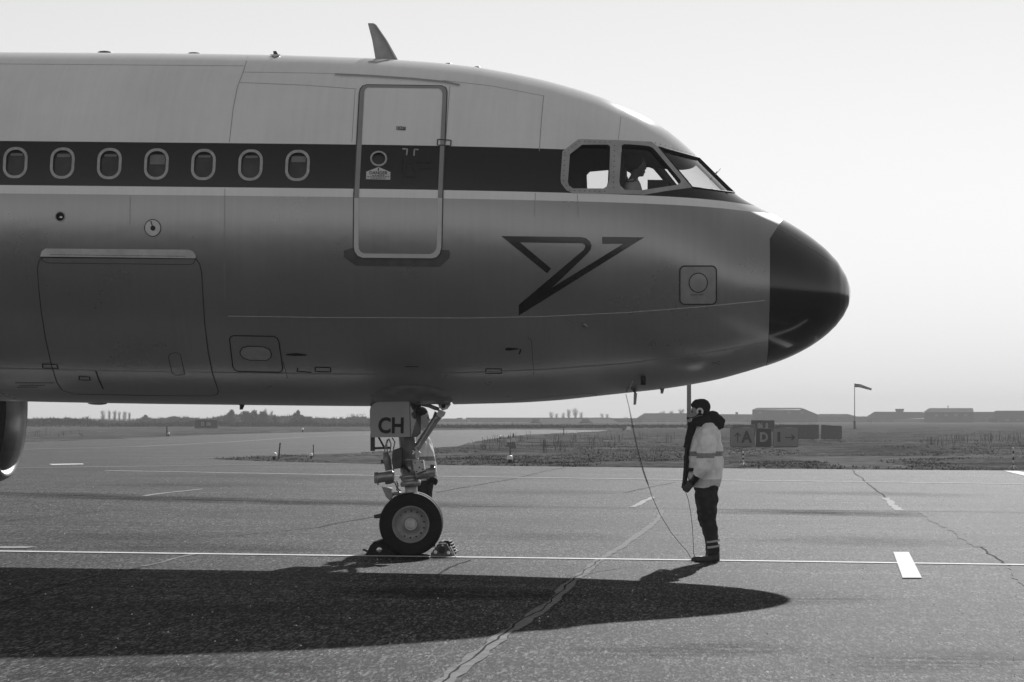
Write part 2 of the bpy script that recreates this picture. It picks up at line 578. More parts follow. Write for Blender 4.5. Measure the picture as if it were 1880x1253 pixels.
def livery_mat():
    m, nt, b = new_mat('airline_livery')
    N, L = nt.nodes.new, nt.links.new
    tc = N('ShaderNodeTexCoord'); sx = N('ShaderNodeSeparateXYZ'); L(tc.outputs['Object'], sx.inputs['Vector'])
    def gt(v, thr):
        n = N('ShaderNodeMath'); n.operation = 'GREATER_THAN'; L(v, n.inputs[0]); n.inputs[1].default_value = thr; return n.outputs['Value']
    def mixv(f, a, b_):
        n = N('ShaderNodeMix'); n.data_type = 'FLOAT'; L(f, n.inputs['Factor'])
        for i, q in ((2, a), (3, b_)):
            if isinstance(q, float): n.inputs[i].default_value = q
            else: L(q, n.inputs[i])
        return n.outputs[0]
    z = sx.outputs['Z']
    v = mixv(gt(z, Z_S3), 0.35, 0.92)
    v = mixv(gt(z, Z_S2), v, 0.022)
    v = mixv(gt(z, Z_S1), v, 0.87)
    # grime: soft mottling, plus rain streaks running down the sides
    n1 = N('ShaderNodeTexNoise'); n1.inputs['Scale'].default_value = 0.8; n1.inputs['Detail'].default_value = 6; n1.inputs['Roughness'].default_value = 0.65
    L(tc.outputs['Object'], n1.inputs['Vector'])
    mp = N('ShaderNodeMapping'); mp.inputs['Scale'].default_value = (9.0, 0.3, 0.35); L(tc.outputs['Object'], mp.inputs['Vector'])
    n2 = N('ShaderNodeTexNoise'); n2.inputs['Scale'].default_value = 2.0; n2.inputs['Detail'].default_value = 5; n2.inputs['Roughness'].default_value = 0.7
    L(mp.outputs['Vector'], n2.inputs['Vector'])
    def mr(val, a, b_, c, d):
        n = N('ShaderNodeMapRange'); L(val, n.inputs['Value'])
        for i, q in enumerate((a, b_, c, d)): n.inputs[1 + i].default_value = q
        return n.outputs['Result']
    def mul(a, b_):
        n = N('ShaderNodeMath'); n.operation = 'MULTIPLY'; L(a, n.inputs[0]); L(b_, n.inputs[1]); return n.outputs['Value']
    col = mul(mul(v, mr(n1.outputs['Fac'], 0.3, 0.7, 0.93, 1.05)), mr(n2.outputs['Fac'], 0.35, 0.68, 1.02, 0.96))
    L(col, b.inputs['Base Color'])
    L(mr(n1.outputs['Fac'], 0.3, 0.7, 0.05, 0.10), b.inputs['Roughness'])
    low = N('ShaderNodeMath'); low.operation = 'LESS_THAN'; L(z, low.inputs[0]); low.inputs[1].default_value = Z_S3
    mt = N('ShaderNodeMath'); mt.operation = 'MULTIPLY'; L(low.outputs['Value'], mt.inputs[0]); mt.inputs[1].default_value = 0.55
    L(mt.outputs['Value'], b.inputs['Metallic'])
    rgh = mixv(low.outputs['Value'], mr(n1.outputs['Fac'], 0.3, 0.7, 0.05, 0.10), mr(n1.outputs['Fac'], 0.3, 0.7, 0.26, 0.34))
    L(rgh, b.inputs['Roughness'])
    b.inputs['Specular IOR Level'].default_value = 0.5
    b.inputs['Coat Weight'].default_value = 0.0
    b.inputs['Coat Roughness'].default_value = 0.1
    # the skin is not perfectly fair: shallow waves between the frames
    mp3 = N('ShaderNodeMapping'); mp3.inputs['Scale'].default_value = (1.0, 1.0, 1.6); L(tc.outputs['Object'], mp3.inputs['Vector'])
    n3 = N('ShaderNodeTexNoise'); n3.inputs['Scale'].default_value = 1.4; n3.inputs['Detail'].default_value = 2; L(mp3.outputs['Vector'], n3.inputs['Vector'])
    bp = N('ShaderNodeBump'); bp.inputs['Strength'].default_value = 0.25; bp.inputs['Distance'].default_value = 0.02
    L(n3.outputs['Fac'], bp.inputs['Height']); L(bp.outputs['Normal'], b.inputs['Normal'])
    return m
M['livery'] = livery_mat()
M['frame_paint'] = plain('window_frame_paint', 0.40, 0.4, var=0.14, scale=7)
M['bare_frame'] = plain('grey_door_frame', 0.30, 0.4, var=0.08, scale=5)
M['white_frame'] = plain('white_door_frame', 0.62, 0.4, var=0.06, scale=5)
M['black_gloss'] = plain('black_gloss_paint', 0.012, 0.16, spec=0.5, coat=0.6, var=0.2, scale=3)
M['seam'] = plain('panel_seam', 0.05, 0.6)
M['soft_seam'] = plain('faint_panel_seam', 0.30, 0.6)
M['cabin'] = plain('cockpit_lining', 0.035, 0.8)
M['cockpit_glass'] = glass_mat('cockpit_glass', 0.86)
M['cabin_glass'] = plain('cabin_window_pane', 0.055, 0.15, spec=0.5, var=0.3, scale=6)

# ---- things that lie on the skin
def resample(pts, step):
    out = [Vector(pts[0])]
    for a, b in zip(pts, pts[1:]):
        a, b = Vector(a), Vector(b)
        n = max(1, int((b - a).length / step))
        out += [a + (b - a) * (i / n) for i in range(1, n + 1)]
    return out
def ribbon(name, pts, width, mat, off=0.003, parent=None, step=7.0, thick=0.0):
    """a narrow band along a photo polyline on the skin; width in metres"""
    P = [surf(p.x, p.y, off) for p in resample([Vector((a, b)) for a, b in pts], step)]
    P = [p for p in P if p is not None]
    V, F = [], []
    for i, p in enumerate(P):
        t = (P[min(i + 1, len(P) - 1)] - P[max(i - 1, 0)]).normalized()
        n = (CAM_L - p).normalized()
        h, nr, _, _ = BVH.find_nearest(p)
        nr = nr if nr.dot(n) > 0 else -nr
        s = nr.cross(t).normalized() * (width / 2)
        V += [p - s, p + s]
    for i in range(len(P) - 1):
        F.append((2 * i, 2 * i + 2, 2 * i + 3, 2 * i + 1))
    return mesh_from(name, V, F, mat, parent or airliner, smooth=True)
def patch(name, outline, mat, off=0.004, parent=None, step=8.0, holes=(), mirror=False):
    """a filled photo outline wrapped on the skin (optionally with holes)"""
    rings = [outline] + list(holes)
    pts, edges = [], []
    for r in rings:
        rr = resample([Vector(p) for p in r] + [Vector(r[0])], step)[:-1]
        b = len(pts); pts += rr
        edges += [(b + i, b + (i + 1) % len(rr)) for i in range(len(rr))]
    xs = [p.x for p in pts]; ys = [p.y for p in pts]
    X, Y = np.meshgrid(np.arange(min(xs) + step / 2, max(xs), step), np.arange(min(ys) + step / 2, max(ys), step))
    ins = pip(outline, X.ravel(), Y.ravel())
    inner = [Vector((a, b)) for a, b, k in zip(X.ravel(), Y.ravel(), ins) if k]
    v, e, f, *_ = delaunay_2d_cdt(pts + inner, edges, [], 1, 1e-4)
    if holes:
        keep = []
        for t in f:
            cx = sum(v[i].x for i in t) / len(t); cy = sum(v[i].y for i in t) / len(t)
            if not any(pip(h, np.array([cx]), np.array([cy]))[0] for h in holes): keep.append(t)
        f = keep
    P = [surf(p.x, p.y, off) for p in v]
    f = [t for t in f if all(P[i] is not None for i in t)]
    P = [p if p is not None else Vector((0, 0, 3)) for p in P]
    if mirror: P = [Vector((p.x, -p.y, p.z)) for p in P]
    return mesh_from(name, P, f, mat, parent or airliner, smooth=True)
def rrect(cx, cy, hw, hh, r, n=6, skew=0.0):
    """rounded rectangle in photo pixels; skew leans the top to the right"""
    out = []
    for (sx, sy, a0) in ((1, -1, -90), (1, 1, 0), (-1, 1, 90), (-1, -1, 180)):
        for k in range(n + 1):
            a = R(a0 + 90.0 * k / n)
            x = sx * (hw - r) + r * math.cos(a); y = sy * (hh - r) + r * math.sin(a)
            out.append((cx + x - skew * y, cy + y))
    return out
def skin_text(name, txt, cx, cy, size, mat, off=0.006, parent=None, bold=0.0, slope=0.0118):
    v, f = text_mesh(txt, size, bold)
    P = [surf(cx + a + b * 0.03, cy - b + a * slope, off) for a, b in v]
    return mesh_from(name, P, f, mat, parent or airliner)
def bars(name, rows, mat, off, parent, h=0.008):
    """lines of print too small to read"""
    V, F = [], []
    for (x0, x1, y) in rows:
        x = x0
        while x < x1:
            w = random.uniform(2.5, 6.5); e = min(x1, x + w)
            q = [surf(x, y - 0.55, off), surf(e, y - 0.55, off), surf(e, y + 0.55, off), surf(x, y + 0.55, off)]
            b = len(V); V += q; F.append((b, b + 1, b + 2, b + 3)); x = e + 1.2
    o = mesh_from(name, V, F, mat, parent); o['kind'] = 'stuff'
    return o

# ---- window openings
cz = lambda pts, ox, oy, s: [(ox + a / s, oy + b / s) for a, b in pts]
W_REAR = cz([(205,345),(380,205),(755,205),(783,228),(770,700),(745,795),(690,835),(250,835),(190,790),(176,740)], 1020, 240, 7.833)
W_SLIDE = cz([(950,215),(985,196),(1340,224),(1400,250),(1795,715),(1797,755),(1740,785),(1240,860),(1000,856),(930,795),(916,740)], 1020, 240, 7.833)
W_FRAME = [(1032.5, 278.5), (1062, 256), (1135, 258), (1196, 261), (1207.5, 270), (1236, 302), (1262, 331), (1270, 345), (1225, 351), (1181, 358.5), (1154, 357), (1052, 355.5), (1040, 350), (1030, 337), (1029, 328)]
cab_win = [(28.2 + 86.35 * i, 299.3 + 0.86 * i) for i in range(-2, 7)]
cut = MB()
def cutter(poly, deep=0.28, out=0.12, mirror=False, n=None):
    P = [surf(*p) for p in poly]
    c = sum(P, Vector()) / len(P)
    if n is None:
        n = Vector()
        for i in range(len(P)): n += (P[i] - c).cross(P[(i + 1) % len(P)] - c)
        n.normalize()
        if n.dot(CAM_L - c) < 0: n = -n
    for sgn in ((1, -1) if mirror else (1,)):
        cut.prism([Vector((p.x, sgn * p.y, p.z)) + Vector((n.x, sgn * n.y, n.z)) * out for p in P], Vector((n.x, sgn * n.y, n.z)) * -(out + deep))
cutter(W_REAR, mirror=True); cutter(W_SLIDE, mirror=True)
for (cx, cy) in cab_win: cutter(rrect(cx, cy, 16.6, 23.0, 15.0, 5, 0.05), deep=0.055)
cutter([(695 + 13.5 * math.cos(a), 292.5 + 12.5 * math.sin(a)) for a in np.linspace(0, 2 * math.pi, 20)[:-1]], deep=0.05)
cutter([(110.5 + 8.4 * math.cos(a), 398 + 8.6 * math.sin(a)) for a in np.linspace(0, 2 * math.pi, 14)[:-1]], deep=0.05)
# front windscreens, one each side of the centre post
Q1, Q2, Q3, Q4 = (1209, 270.8), (1271, 344.5), (1276.5, 289.2), (1339.5, 353.5)   # side edge top/bottom, centre post top/bottom
def screen_grid(off, n=8):
    """windscreen wrapped between its side edge and the centre post"""
    rows = []
    for j in range(n + 1):
        w = j / n
        A_ = Vector(Q1).lerp(Vector(Q2), w); B_ = Vector(Q3).lerp(Vector(Q4), w); d = (B_ - A_)
        lo, hi = 0.5, 1.4                                  # how far the row can run before it leaves the outline
        for _ in range(24):
            t = (lo + hi) / 2; q_ = A_ + d * t; o_, r_ = lray(q_.x, q_.y)
            if BVH.ray_cast(o_, r_.normalized())[0] is not None: lo = t
            else: hi = t
        end = lo - 0.004
        row = []
        for i in range(n + 1):
            u = 1 - (1 - i / n) ** 1.8
            q_ = A_ + d * (end * u)
            h = surf(q_.x, q_.y)
            k_, nr, *_ = BVH.find_nearest(h)
            if nr.dot(h - Vector((h.x - 1.0, 0, 3.6))) < 0: nr = -nr
            row.append(h + nr * off)
        rows.append(row)
    G = [[rows[j][i] for j in range(n + 1)] for i in range(n + 1)]
    return G
g_out, g_in = screen_grid(0.12), screen_grid(-0.26)
nn = 9
V = [p for r in g_out for p in r] + [p for r in g_in for p in r]
F = []
for i in range(8):
    for j in range(8):
        q = (i * nn + j, (i + 1) * nn + j, (i + 1) * nn + j + 1, i * nn + j + 1)
        F.append(q); F.append(tuple(81 + k for k in reversed(q)))
rim_ = [i * nn for i in range(nn)] + [8 * nn + j for j in range(1, nn)] + [i * nn + 8 for i in range(7, -1, -1)] + [j for j in range(7, 0, -1)]
for k in range(len(rim_)):
    a_, b_ = rim_[k], rim_[(k + 1) % len(rim_)]
    F.append((a_, 81 + a_, 81 + b_, b_))
cut.add(V, F)
cut.add([Vector((p.x, -p.y, p.z)) for p in V], F)
# nose wheel bay
bx0, bx1 = lp(686, 740).x, lp(834, 740).x
cut.box((bx0, -0.33, 1.4), (bx1, 0.33, 2.55))
cut_o = cut.build('cutter_tmp', M['cabin'])

def build_fuselage():
    V = list(OV); F = list(OF)
    # hollow cockpit
    idx = [i for i, x in enumerate(stations) if 1.3 < XTIP - x < 3.72][::2]
    b = len(V)
    for i in idx: V += ring_pts(stations[i], ZT[i], ZB[i], WA[i], 0.075)
    n = len(idx)
    F.append(tuple(b + k for k in range(RING)))
    for q in range(n - 1):
        for k in range(RING):
            k2 = (k + 1) % RING
            F.append((b + q * RING + k, b + q * RING + k2, b + (q + 1) * RING + k2, b + (q + 1) * RING + k))
    F.append(tuple(b + (n - 1) * RING + k for k in range(RING - 1, -1, -1)))
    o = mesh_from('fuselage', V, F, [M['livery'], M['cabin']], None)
    for p in o.data.polygons:
        if p.index >= len(OF): p.material_index = 1
    bm = bmesh.new(); bm.from_mesh(o.data)
    # outward outside, inward cavity
    bm.normal_update()
    bm.faces.ensure_lookup_table()
    if bm.faces[RING * 40].normal.dot(bm.faces[RING * 40].calc_center_median() - Vector((bm.faces[RING * 40].calc_center_median().x, 0, 3.9))) < 0:
        bmesh.ops.reverse_faces(bm, faces=bm.faces)
    bm.to_mesh(o.data); bm.free()
    md = o.modifiers.new('cut', 'BOOLEAN'); md.operation = 'DIFFERENCE'; md.object = cut_o; md.solver = 'EXACT'
    me = evaluated_mesh(o)
    o.modifiers.clear(); o.data = me
    me.name = 'fuselage'
    o.parent = airliner
    # smooth the skin only, keep the cut edges sharp
    me.polygons.foreach_set('use_smooth', [True] * len(me.polygons))
    bm = bmesh.new(); bm.from_mesh(me)
    for e in bm.edges:
        if len(e.link_faces) == 2 and e.calc_face_angle(0) > R(28): e.smooth = False
    bm.to_mesh(me); bm.free()
    return o
fuselage = build_fuselage()
bpy.data.objects.remove(cut_o)

# ---- black nose cone, sitting a hair proud of the skin
def build_radome():
    k = lp(1407, 448, -0.9); t = lp(1438, 402.5, -0.05); bt = lp(1406, 671, -0.05)
    bm = bmesh.new()
    vs_ = [bm.verts.new(v) for v in OV[:1 + RING * 70]]
    for f in OF:
        if all(i < len(vs_) for i in f): bm.faces.new([vs_[i] for i in f])
    bmesh.ops.recalc_face_normals(bm, faces=bm.faces)
    bm.normal_update()
    geo = lambda: list(bm.verts) + list(bm.edges) + list(bm.faces)
    bmesh.ops.bisect_plane(bm, geom=geo(), plane_co=(bt.x + 0.005, 0, 0), plane_no=(-1, 0, 0.0), clear_outer=True)
    d = Vector((t.x - k.x, 0, t.z - k.z))
    bmesh.ops.bisect_plane(bm, geom=geo(), plane_co=k, plane_no=(-d.z, 0, d.x), clear_outer=True)
    bm.normal_update()
    c = sum((f.normal.x for f in bm.faces))
    if c < 0: bmesh.ops.reverse_faces(bm, faces=bm.faces); bm.normal_update()
    for v in bm.verts: v.co += v.normal * 0.004
    me = bpy.data.meshes.new('nose_cone'); bm.to_mesh(me); bm.free()
    me.materials.append(M['black_gloss'])
    me.polygons.foreach_set('use_smooth', [True] * len(me.polygons))
    o = bpy.data.objects.new('nose_cone', me); COL.objects.link(o); o.parent = airliner
    return o
radome = build_radome()
for pts in ([(1427, 420), (1463, 441), (1500, 464), (1530, 485)],):
    ribbon('lightning_strip', pts, 0.007, M['grey_metal'], 0.007, radome)

# ---- cockpit glazing
for mir in (False, True):
    fr = patch('cockpit_window_frame', W_FRAME, M['frame_paint'], 0.004, None, 7, holes=(W_REAR, W_SLIDE), mirror=mir)
    for w in (W_REAR, W_SLIDE):
        c = (sum(p[0] for p in w) / len(w), sum(p[1] for p in w) / len(w))
        grow = [(c[0] + (p[0] - c[0]) * 1.05, c[1] + (p[1] - c[1]) * 1.05) for p in w]
        patch('cockpit_window', grow, M['cockpit_glass'], -0.035, None, 9, mirror=mir)
    g = screen_grid(-0.02)
    s = -1 if mir else 1
    Vv = [Vector((p.x, s * p.y, p.z)) for r in g for p in r]
    Ff = [(i * nn + j, (i + 1) * nn + j, (i + 1) * nn + j + 1, i * nn + j + 1) for i in range(8) for j in range(8)]
    mesh_from('windscreen', Vv, Ff, M['cockpit_glass'], airliner, smooth=True)
    # seal round the windscreen
    g = screen_grid(0.004)
    loop = [g[i][0] for i in range(9)] + [g[8][j] for j in range(1, 9)] + [g[i][8] for i in range(7, -1, -1)] + [g[0][j] for j in range(7, 0, -1)]
    sl = MB(); sl.tube([Vector((p.x, s * p.y, p.z)) for p in loop] + [Vector((loop[0].x, s * loop[0].y, loop[0].z))], 0.009, 6)
    sl.build('windscreen_seal', M['black'], airliner)
# fastener heads round the windows
riv = MB()
def dots(mb, pts, step, r, off=0.005):
    for p in resample([Vector(q) for q in pts], step):
        c = surf(p.x, p.y, off)
        if c is None: continue
        h, nr, *_ = BVH.find_nearest(c)
        if nr.dot(CAM_L - c) < 0: nr = -nr
        mb.lathe([(0.0, r), (0.003, r * 0.7), (0.003, 0.0001)], c, nr, 6)
dots(riv, [(1037, 281), (1064, 261), (1120, 262)], 8.2, 0.0085)
dots(riv, [(1037, 286), (1034, 332), (1046, 350), (1110, 352)], 8.2, 0.0085)
dots(riv, [(1128, 268), (1126, 345)], 9.5, 0.0085)
dots(riv, [(1203, 263.5), (1230, 270), (1274, 284.5)], 7.0, 0.0085)
riv.build('fastener', plain('fastener_heads', 0.16, 0.5), fr); riv_o = fr.children[0]
riv_o['kind'] = 'stuff'
# wiper
wp = MB(); wp.tube([surf(1338, 354, 0.03), surf(1324, 342, 0.035), surf(1309, 325, 0.03), surf(1311, 322, 0.05), surf(1316, 316, 0.09)], 0.009, 6)
wp.build('wiper', M['black'], airliner)

# ---- cockpit inside: glareshield, seats
gs = MB()
gA = lp(1189, 331.5, -0.55); gB = lp(1226, 331, -0.55)
gs.box((gA.x, -0.62, gA.z - 0.25), (gB.x, 0.62, gA.z)); gs.build('glareshield', M['cabin'], airliner)
for sy in (-0.53, 0.53):
    st = MB(); q = lp(1146, 330, -0.53)
    st.box((q.x - 0.10, sy - 0.22, q.z - 0.75), (q.x + 0.02, sy + 0.22, q.z + 0.12))
    st.box((q.x - 0.05, sy - 0.25, q.z - 0.85), (q.x + 0.5, sy + 0.25, q.z - 0.70))
    st.box((q.x - 0.10, sy - 0.13, q.z + 0.12), (q.x - 0.01, sy + 0.13, q.z + 0.30))
    st.build('pilot_seat', M['cabin'], airliner)
pt_ = MB(); pt_.prism([lp(a, b, 0.75) for a, b in ((1020, 262), (1096, 262), (1096, 300), (1077, 320), (1079, 372), (1020, 372))], (0, 0.03, 0)); pt_.build('cockpit_partition', M['cabin'], airliner)
fl = MB(); q = lp(1100, 352, 0)
fl.box((q.x - 0.9, -1.2, q.z - 1.2), (q.x + 1.3, 1.2, q.z - 1.15)); fl.build('cockpit_floor', M['cabin'], airliner)

# ---- cabin windows
M['win_ring'] = plain('window_surround', 0.42, 0.4, metal=0.2, var=0.2, scale=18)
M['shade'] = plain('window_shade', 0.2, 0.5)
for (cx, cy) in cab_win:
    if cx < -90: continue
    w = patch('cabin_window', rrect(cx, cy, 22.3, 28.6, 20.0, 8, 0.05), M['win_ring'], 0.005, None, 6, holes=(rrect(cx, cy, 17.2, 23.6, 15.4, 8, 0.05),))
    patch('window_pane', rrect(cx + 0.6, cy, 17.6, 24.0, 15.5, 6, 0.05), M['cabin_glass'], -0.034, w, 8)
    dn = {3: 9.0, 6: 5.5, 1: 3.2}.get(int(round((cx - 28.2) / 86.35)), 2.2)          # blinds drawn to different heights
    patch('window_shade', rrect(cx + 1.2, cy - 19.2 + dn, 11.0 + min(3.0, dn * 0.4), dn, 2.0, 3, 0.05), M['shade'], -0.028, w, 6)

# ---- entry door
D_OUT = cz([(208,112),(214,88),(230,68),(258,60),(735,67),(758,78),(768,104),(767,130),(741,780),(735,1095),(724,1135),(704,1158),(676,1167),(228,1163),(196,1150),(176,1122),(170,1090),(172,780)], 600, 140, 3.48)
D_IN = cz([(240,104),(246,88),(262,77),(715,83),(732,95),(739,118),(738,140),(709,780),(703,1080),(697,1110),(683,1127),(660,1137),(238,1133),(218,1123),(206,1104),(203,1078),(206,780)], 600, 140, 3.48)
sill = patch('door_sill_plate', cz([(110,1115),(168,1096),(780,1112),(788,1130),(785,1162),(722,1219),(188,1213),(108,1157)], 600, 140, 3.48), plain('worn_sill', 0.09, 0.5, var=0.25, scale=8), 0.004)
door = patch('entry_door', D_OUT, M['livery'], 0.007, None, 8, holes=([(695 + 13.5 * math.cos(a), 292.5 + 12.5 * math.sin(a)) for a in np.linspace(0, 2 * math.pi, 24)[:-1]],))
def two_tone_ring():
    o = patch('door_frame', D_OUT, [M['bare_frame'], M['white_frame']], 0.012, door, 6, holes=(D_IN,))
    for p in o.data.polygons:
        p.material_index = 1 if p.center.z < Z_S3 else 0
    return o
two_tone_ring()
ribbon('door_seal', D_OUT + [D_OUT[0]], 0.012, M['seam'], 0.0135, door, 6)
ring = lambda cx, cy, rx, ry, n=28: [(cx + rx * math.cos(a), cy + ry * math.sin(a)) for a in np.linspace(0, 2 * math.pi, n + 1)[:-1]]
dw = patch('door_window', ring(695.3, 292.2, 15.6, 14.2), M['win_ring'], 0.012, door, 6, holes=(ring(695.3, 292.2, 12.2, 11.0),))
patch('door_window_pane', ring(695.5, 292.2, 14, 13), M['cabin_glass'], -0.03, door, 6)
pl_ = patch('danger_placard', cz([(292,862),(495,785),(690,870),(686,994),(288,984)], 640, 220, 8.948), plain('placard_white', 0.62, 0.5), 0.013, door, 8)
skin_text('danger_lettering', 'DANGER', 694.7, 318.8, 8.2, M['black'], 0.016, door, 0.12)
bars('placard_print', [(683, 706, 323.4), (674.5, 715, 325.8), (681, 708, 328.3)], M['black'], 0.016, door)
ribbon('placard_mark', [(695.0, 309.2), (694.8, 315)], 0.011, M['black'], 0.016, door, 3)
patch('exit_sign', cz([(790,118),(938,125),(934,186),(788,178)], 640, 220, 8.948), M['black'], 0.013, door, 8)
skin_text('exit_lettering', 'EXIT', 736.5, 237.2, 7.4, M['white'], 0.016, door, 0.06)
for pts in ([(739, 274.5), (748, 275), (746.5, 286.5)], [(768.5, 276), (761, 275.6), (760, 287)]):
    ribbon('handle_mark', pts, 0.016, M['win_ring'], 0.013, door, 3)
patch('handle_arrow', [(739.5, 289), (742.5, 296), (740.4, 295.6), (739.2, 317), (736.4, 317), (737.6, 295.6), (735.6, 296)], M['black'], 0.013, door, 5)
skin_text('handle_lettering', 'TO OPEN', 777, 299.7, 6.2, M['black'], 0.013, door, 0.12)
for rw in ((768, 784, 305.5), (769, 798, 310.5)): bars('handle_print', [rw], M['black'], 0.013, door)
ribbon('handle_recess', [(747, 295), (746, 312), (741, 322), (741, 325.5), (763, 326), (763, 322), (757, 312), (758, 296)], 0.006, M['black'], 0.013, door, 4)
ribbon('latch_outline', [(803.5, 257.5), (828, 259), (827.3, 269), (803, 267.8), (803.5, 257.5)], 0.014, M['seam'], 0.0145, door, 4)
ribbon('rain_gutter', [(615, 138.5), (680, 141.5), (760, 147), (820, 153), (844, 158.5)], 0.035, M['bare_frame'], 0.018)

# ---- cargo door
C_OUT = cz([(283,196),(262,228),(254,270),(262,400),(280,560),(308,740),(348,920),(385,1040),(420,1090),(500,1118),(1000,1128),(1440,1130),(1470,1118),(1478,1095),(1440,985),(1410,840),(1385,640),(1365,300),(1352,240),(1325,203)], 0, 420, 3.686)
cargo = patch('cargo_door', C_OUT, M['livery'], 0.003, None, 12)
ribbon('door_seal', C_OUT + [C_OUT[0]], 0.012, M['seam'], 0.006, cargo, 6)
patch('hinge_fairing', cz([(276,182),(285,152),(310,134),(1280,142),(1312,156),(1328,180),(1326,200),(800,193),(276,188)], 0, 420, 3.686), plain('hinge_paint', 0.6, 0.35), 0.022, cargo, 10)
hg = MB(); dots(hg, cz([(348, 175), (1256, 186)], 0, 420, 3.686), 3.1, 0.005, 0.024); hgo = hg.build('hinge_rivets', M['black'], cargo); hgo['kind'] = 'stuff'
ribbon('hinge_shadow_gap', cz([(276, 190), (800, 195), (1326, 201)], 0, 420, 3.686), 0.018, M['black'], 0.008, cargo)
ribbon('hinge_cover_seam', cz([(276,196),(295,220),(325,232),(1290,243),(1310,235),(1325,205)], 0, 420, 3.686), 0.008, M['seam'], 0.008, cargo)
ribbon('latch_outline', cz([(287,915),(385,917),(395,945),(292,943),(287,915)], 0, 420, 3.686), 0.014, M['black'], 0.008, cargo, 4)
ribbon('latch_outline', cz([(535,998),(605,1001),(612,1024),(538,1021),(535,998)], 0, 420, 3.686), 0.014, M['black'], 0.008, cargo, 4)
ribbon('handle_slot', cz([(648,960),(672,1025),(700,1083)], 0, 420, 3.686), 0.016, M['black'], 0.008, cargo, 4)
ribbon('access_panel_seam', cz([(1140,870),(1150,845),(1190,836),(1222,850),(1250,985),(1190,992),(1165,975),(1140,870)], 0, 420, 3.686), 0.008, M['seam'], 0.008, cargo, 5)

# ---- other panels, marks and seams
def seam(pts, w=0.006, mat='soft_seam', off=0.0025): return ribbon('panel_seam', pts, w, M[mat], off)
seam([(0, 118), (200, 119.5), (448, 121.5)], 0.008); seam([(455, 105), (447, 131), (436, 160), (428, 200), (421, 262)], 0.007)
seam([(446, 133), (560, 134.5), (660, 137)], 0.006); seam([(440, 152), (560, 157), (655, 164)], 0.007)
seam([(812, 148), (900, 158), (1000, 177)], 0.007); seam([(998, 177), (994, 220), (990, 278)], 0.007)
seam([(826, 158), (818, 262)], 0.005); seam([(652, 165), (646, 262)], 0.005)
seam([(413, 347), (412, 460), (413, 560)], 0.006); seam([(239, 360), (238.5, 412)], 0.006); seam([(983, 355), (981, 400)], 0.005)
seam([(1060, 357), (1062, 400)], 0.005); seam([(1140, 215), (1135, 257)], 0.005); seam([(635, 480), (640, 560)], 0.005)
seam([(880, 745), (960, 733), (1040, 725.5), (1080, 722), (1093, 724), (1095, 727)], 0.010, 'seam')
seam([(970, 620), (976, 626), (978, 660), (980, 688)], 0.006, 'seam'); seam([(520, 665), (528, 695)], 0.006, 'seam')
ribbon('side_highlight_line', [(418, 580.5), (600, 583), (860, 584), (1000, 581), (1150, 574), (1280, 564), (1404, 552)], 0.009, plain('pale_strip', 0.55, 0.4), 0.004)  # highlight along the side crease, painted in as a pale band
ribbon('belly_reflection_line', [(0, 677), (300, 683), (600, 687), (700, 688)], 0.018, plain('belly_reflection_paint', 0.36, 0.35), 0.004)  # reflection along the belly, put in as a paler band
ribbon('belly_reflection_line', [(800, 687), (1000, 679), (1150, 668), (1280, 652), (1404, 630)], 0.018, plain('belly_reflection_fore', 0.36, 0.35), 0.004)  # the same painted reflection, carried on towards the nose
emb = [(222,187),(1030,197),(1080,207),(1120,238),(1140,280),(1130,325),(1100,362),(735,712),(1460,266),(1247,266),(1247,195),(1675,200),(400,993),(400,885),(1055,330),(1075,300),(1072,275),(1045,260),(413,252),(730,517),(687,563)]
patch('emblem', cz(emb, 880, 400, 5.529), plain('emblem_paint', 0.016, 0.22, coat=0.4), 0.004, None, 6)
sp = patch('static_port', rrect(1281.5, 523.8, 33.5, 35, 9, 6), plain('port_plate', 0.30, 0.35), 0.004, None, 8)
ribbon('plate_outline', rrect(1281.5, 523.8, 33.5, 35, 9, 6) + [rrect(1281.5, 523.8, 33.5, 35, 9, 6)[0]], 0.013, M['black'], 0.008, sp, 5)
patch('port_disc', ring(1281.6, 519.3, 16.5, 17.2), plain('port_metal', 0.40, 0.3, metal=0.4), 0.007, sp, 6)
ribbon('disc_outline', ring(1281.6, 519.3, 16.8, 17.5) + [ring(1281.6, 519.3, 16.8, 17.5)[0]], 0.010, M['black'], 0.009, sp, 4)
skin_text('port_lettering', 'STATIC PORT', 1280, 541.5, 4.0, M['seam'], 0.008, sp, 0.03, -0.02)
bars('port_print', [(1260, 1302, 546.5), (1262, 1298, 550)], M['soft_seam'], 0.008, sp)
ov = patch('oxygen_panel', cz([(88,255),(100,235),(120,230),(420,235),(445,250),(458,275),(486,470),(480,495),(462,504),(150,497),(125,485),(112,462)], 400, 560, 4.087), M['livery'], 0.003, None, 9)
oo = cz([(88,255),(100,235),(120,230),(420,235),(445,250),(458,275),(486,470),(480,495),(462,504),(150,497),(125,485),(112,462),(88,255)], 400, 560, 4.087)
ribbon('panel_outline', oo, 0.013, M['black'], 0.006, ov, 5)
ell = cz([(166,350),(185,320),(225,308),(340,312),(385,330),(404,365),(396,395),(365,414),(240,412),(195,398),(170,372)], 400, 560, 4.087)
patch('panel_insert', ell, plain('oval_plate', 0.33, 0.35), 0.006, ov, 6); ribbon('insert_outline', ell + [ell[0]], 0.010, M['black'], 0.009, ov, 4)
for nm, pts in (('marking_box', cz([(730,468),(845,470),(848,503),(733,500),(730,468)], 400, 560, 4.087)), ('marking_box', cz([(130,480),(247,480),(248,513),(132,515),(130,480)], 860, 560, 4.087))):
    ribbon(nm, pts, 0.014, M['black'], 0.004, None, 4)
patch('pitot_vane', cz([(275,325),(300,320),(375,325),(375,332),(310,342),(280,340)], 860, 560, 4.087), M['black'], 0.006, None, 5)
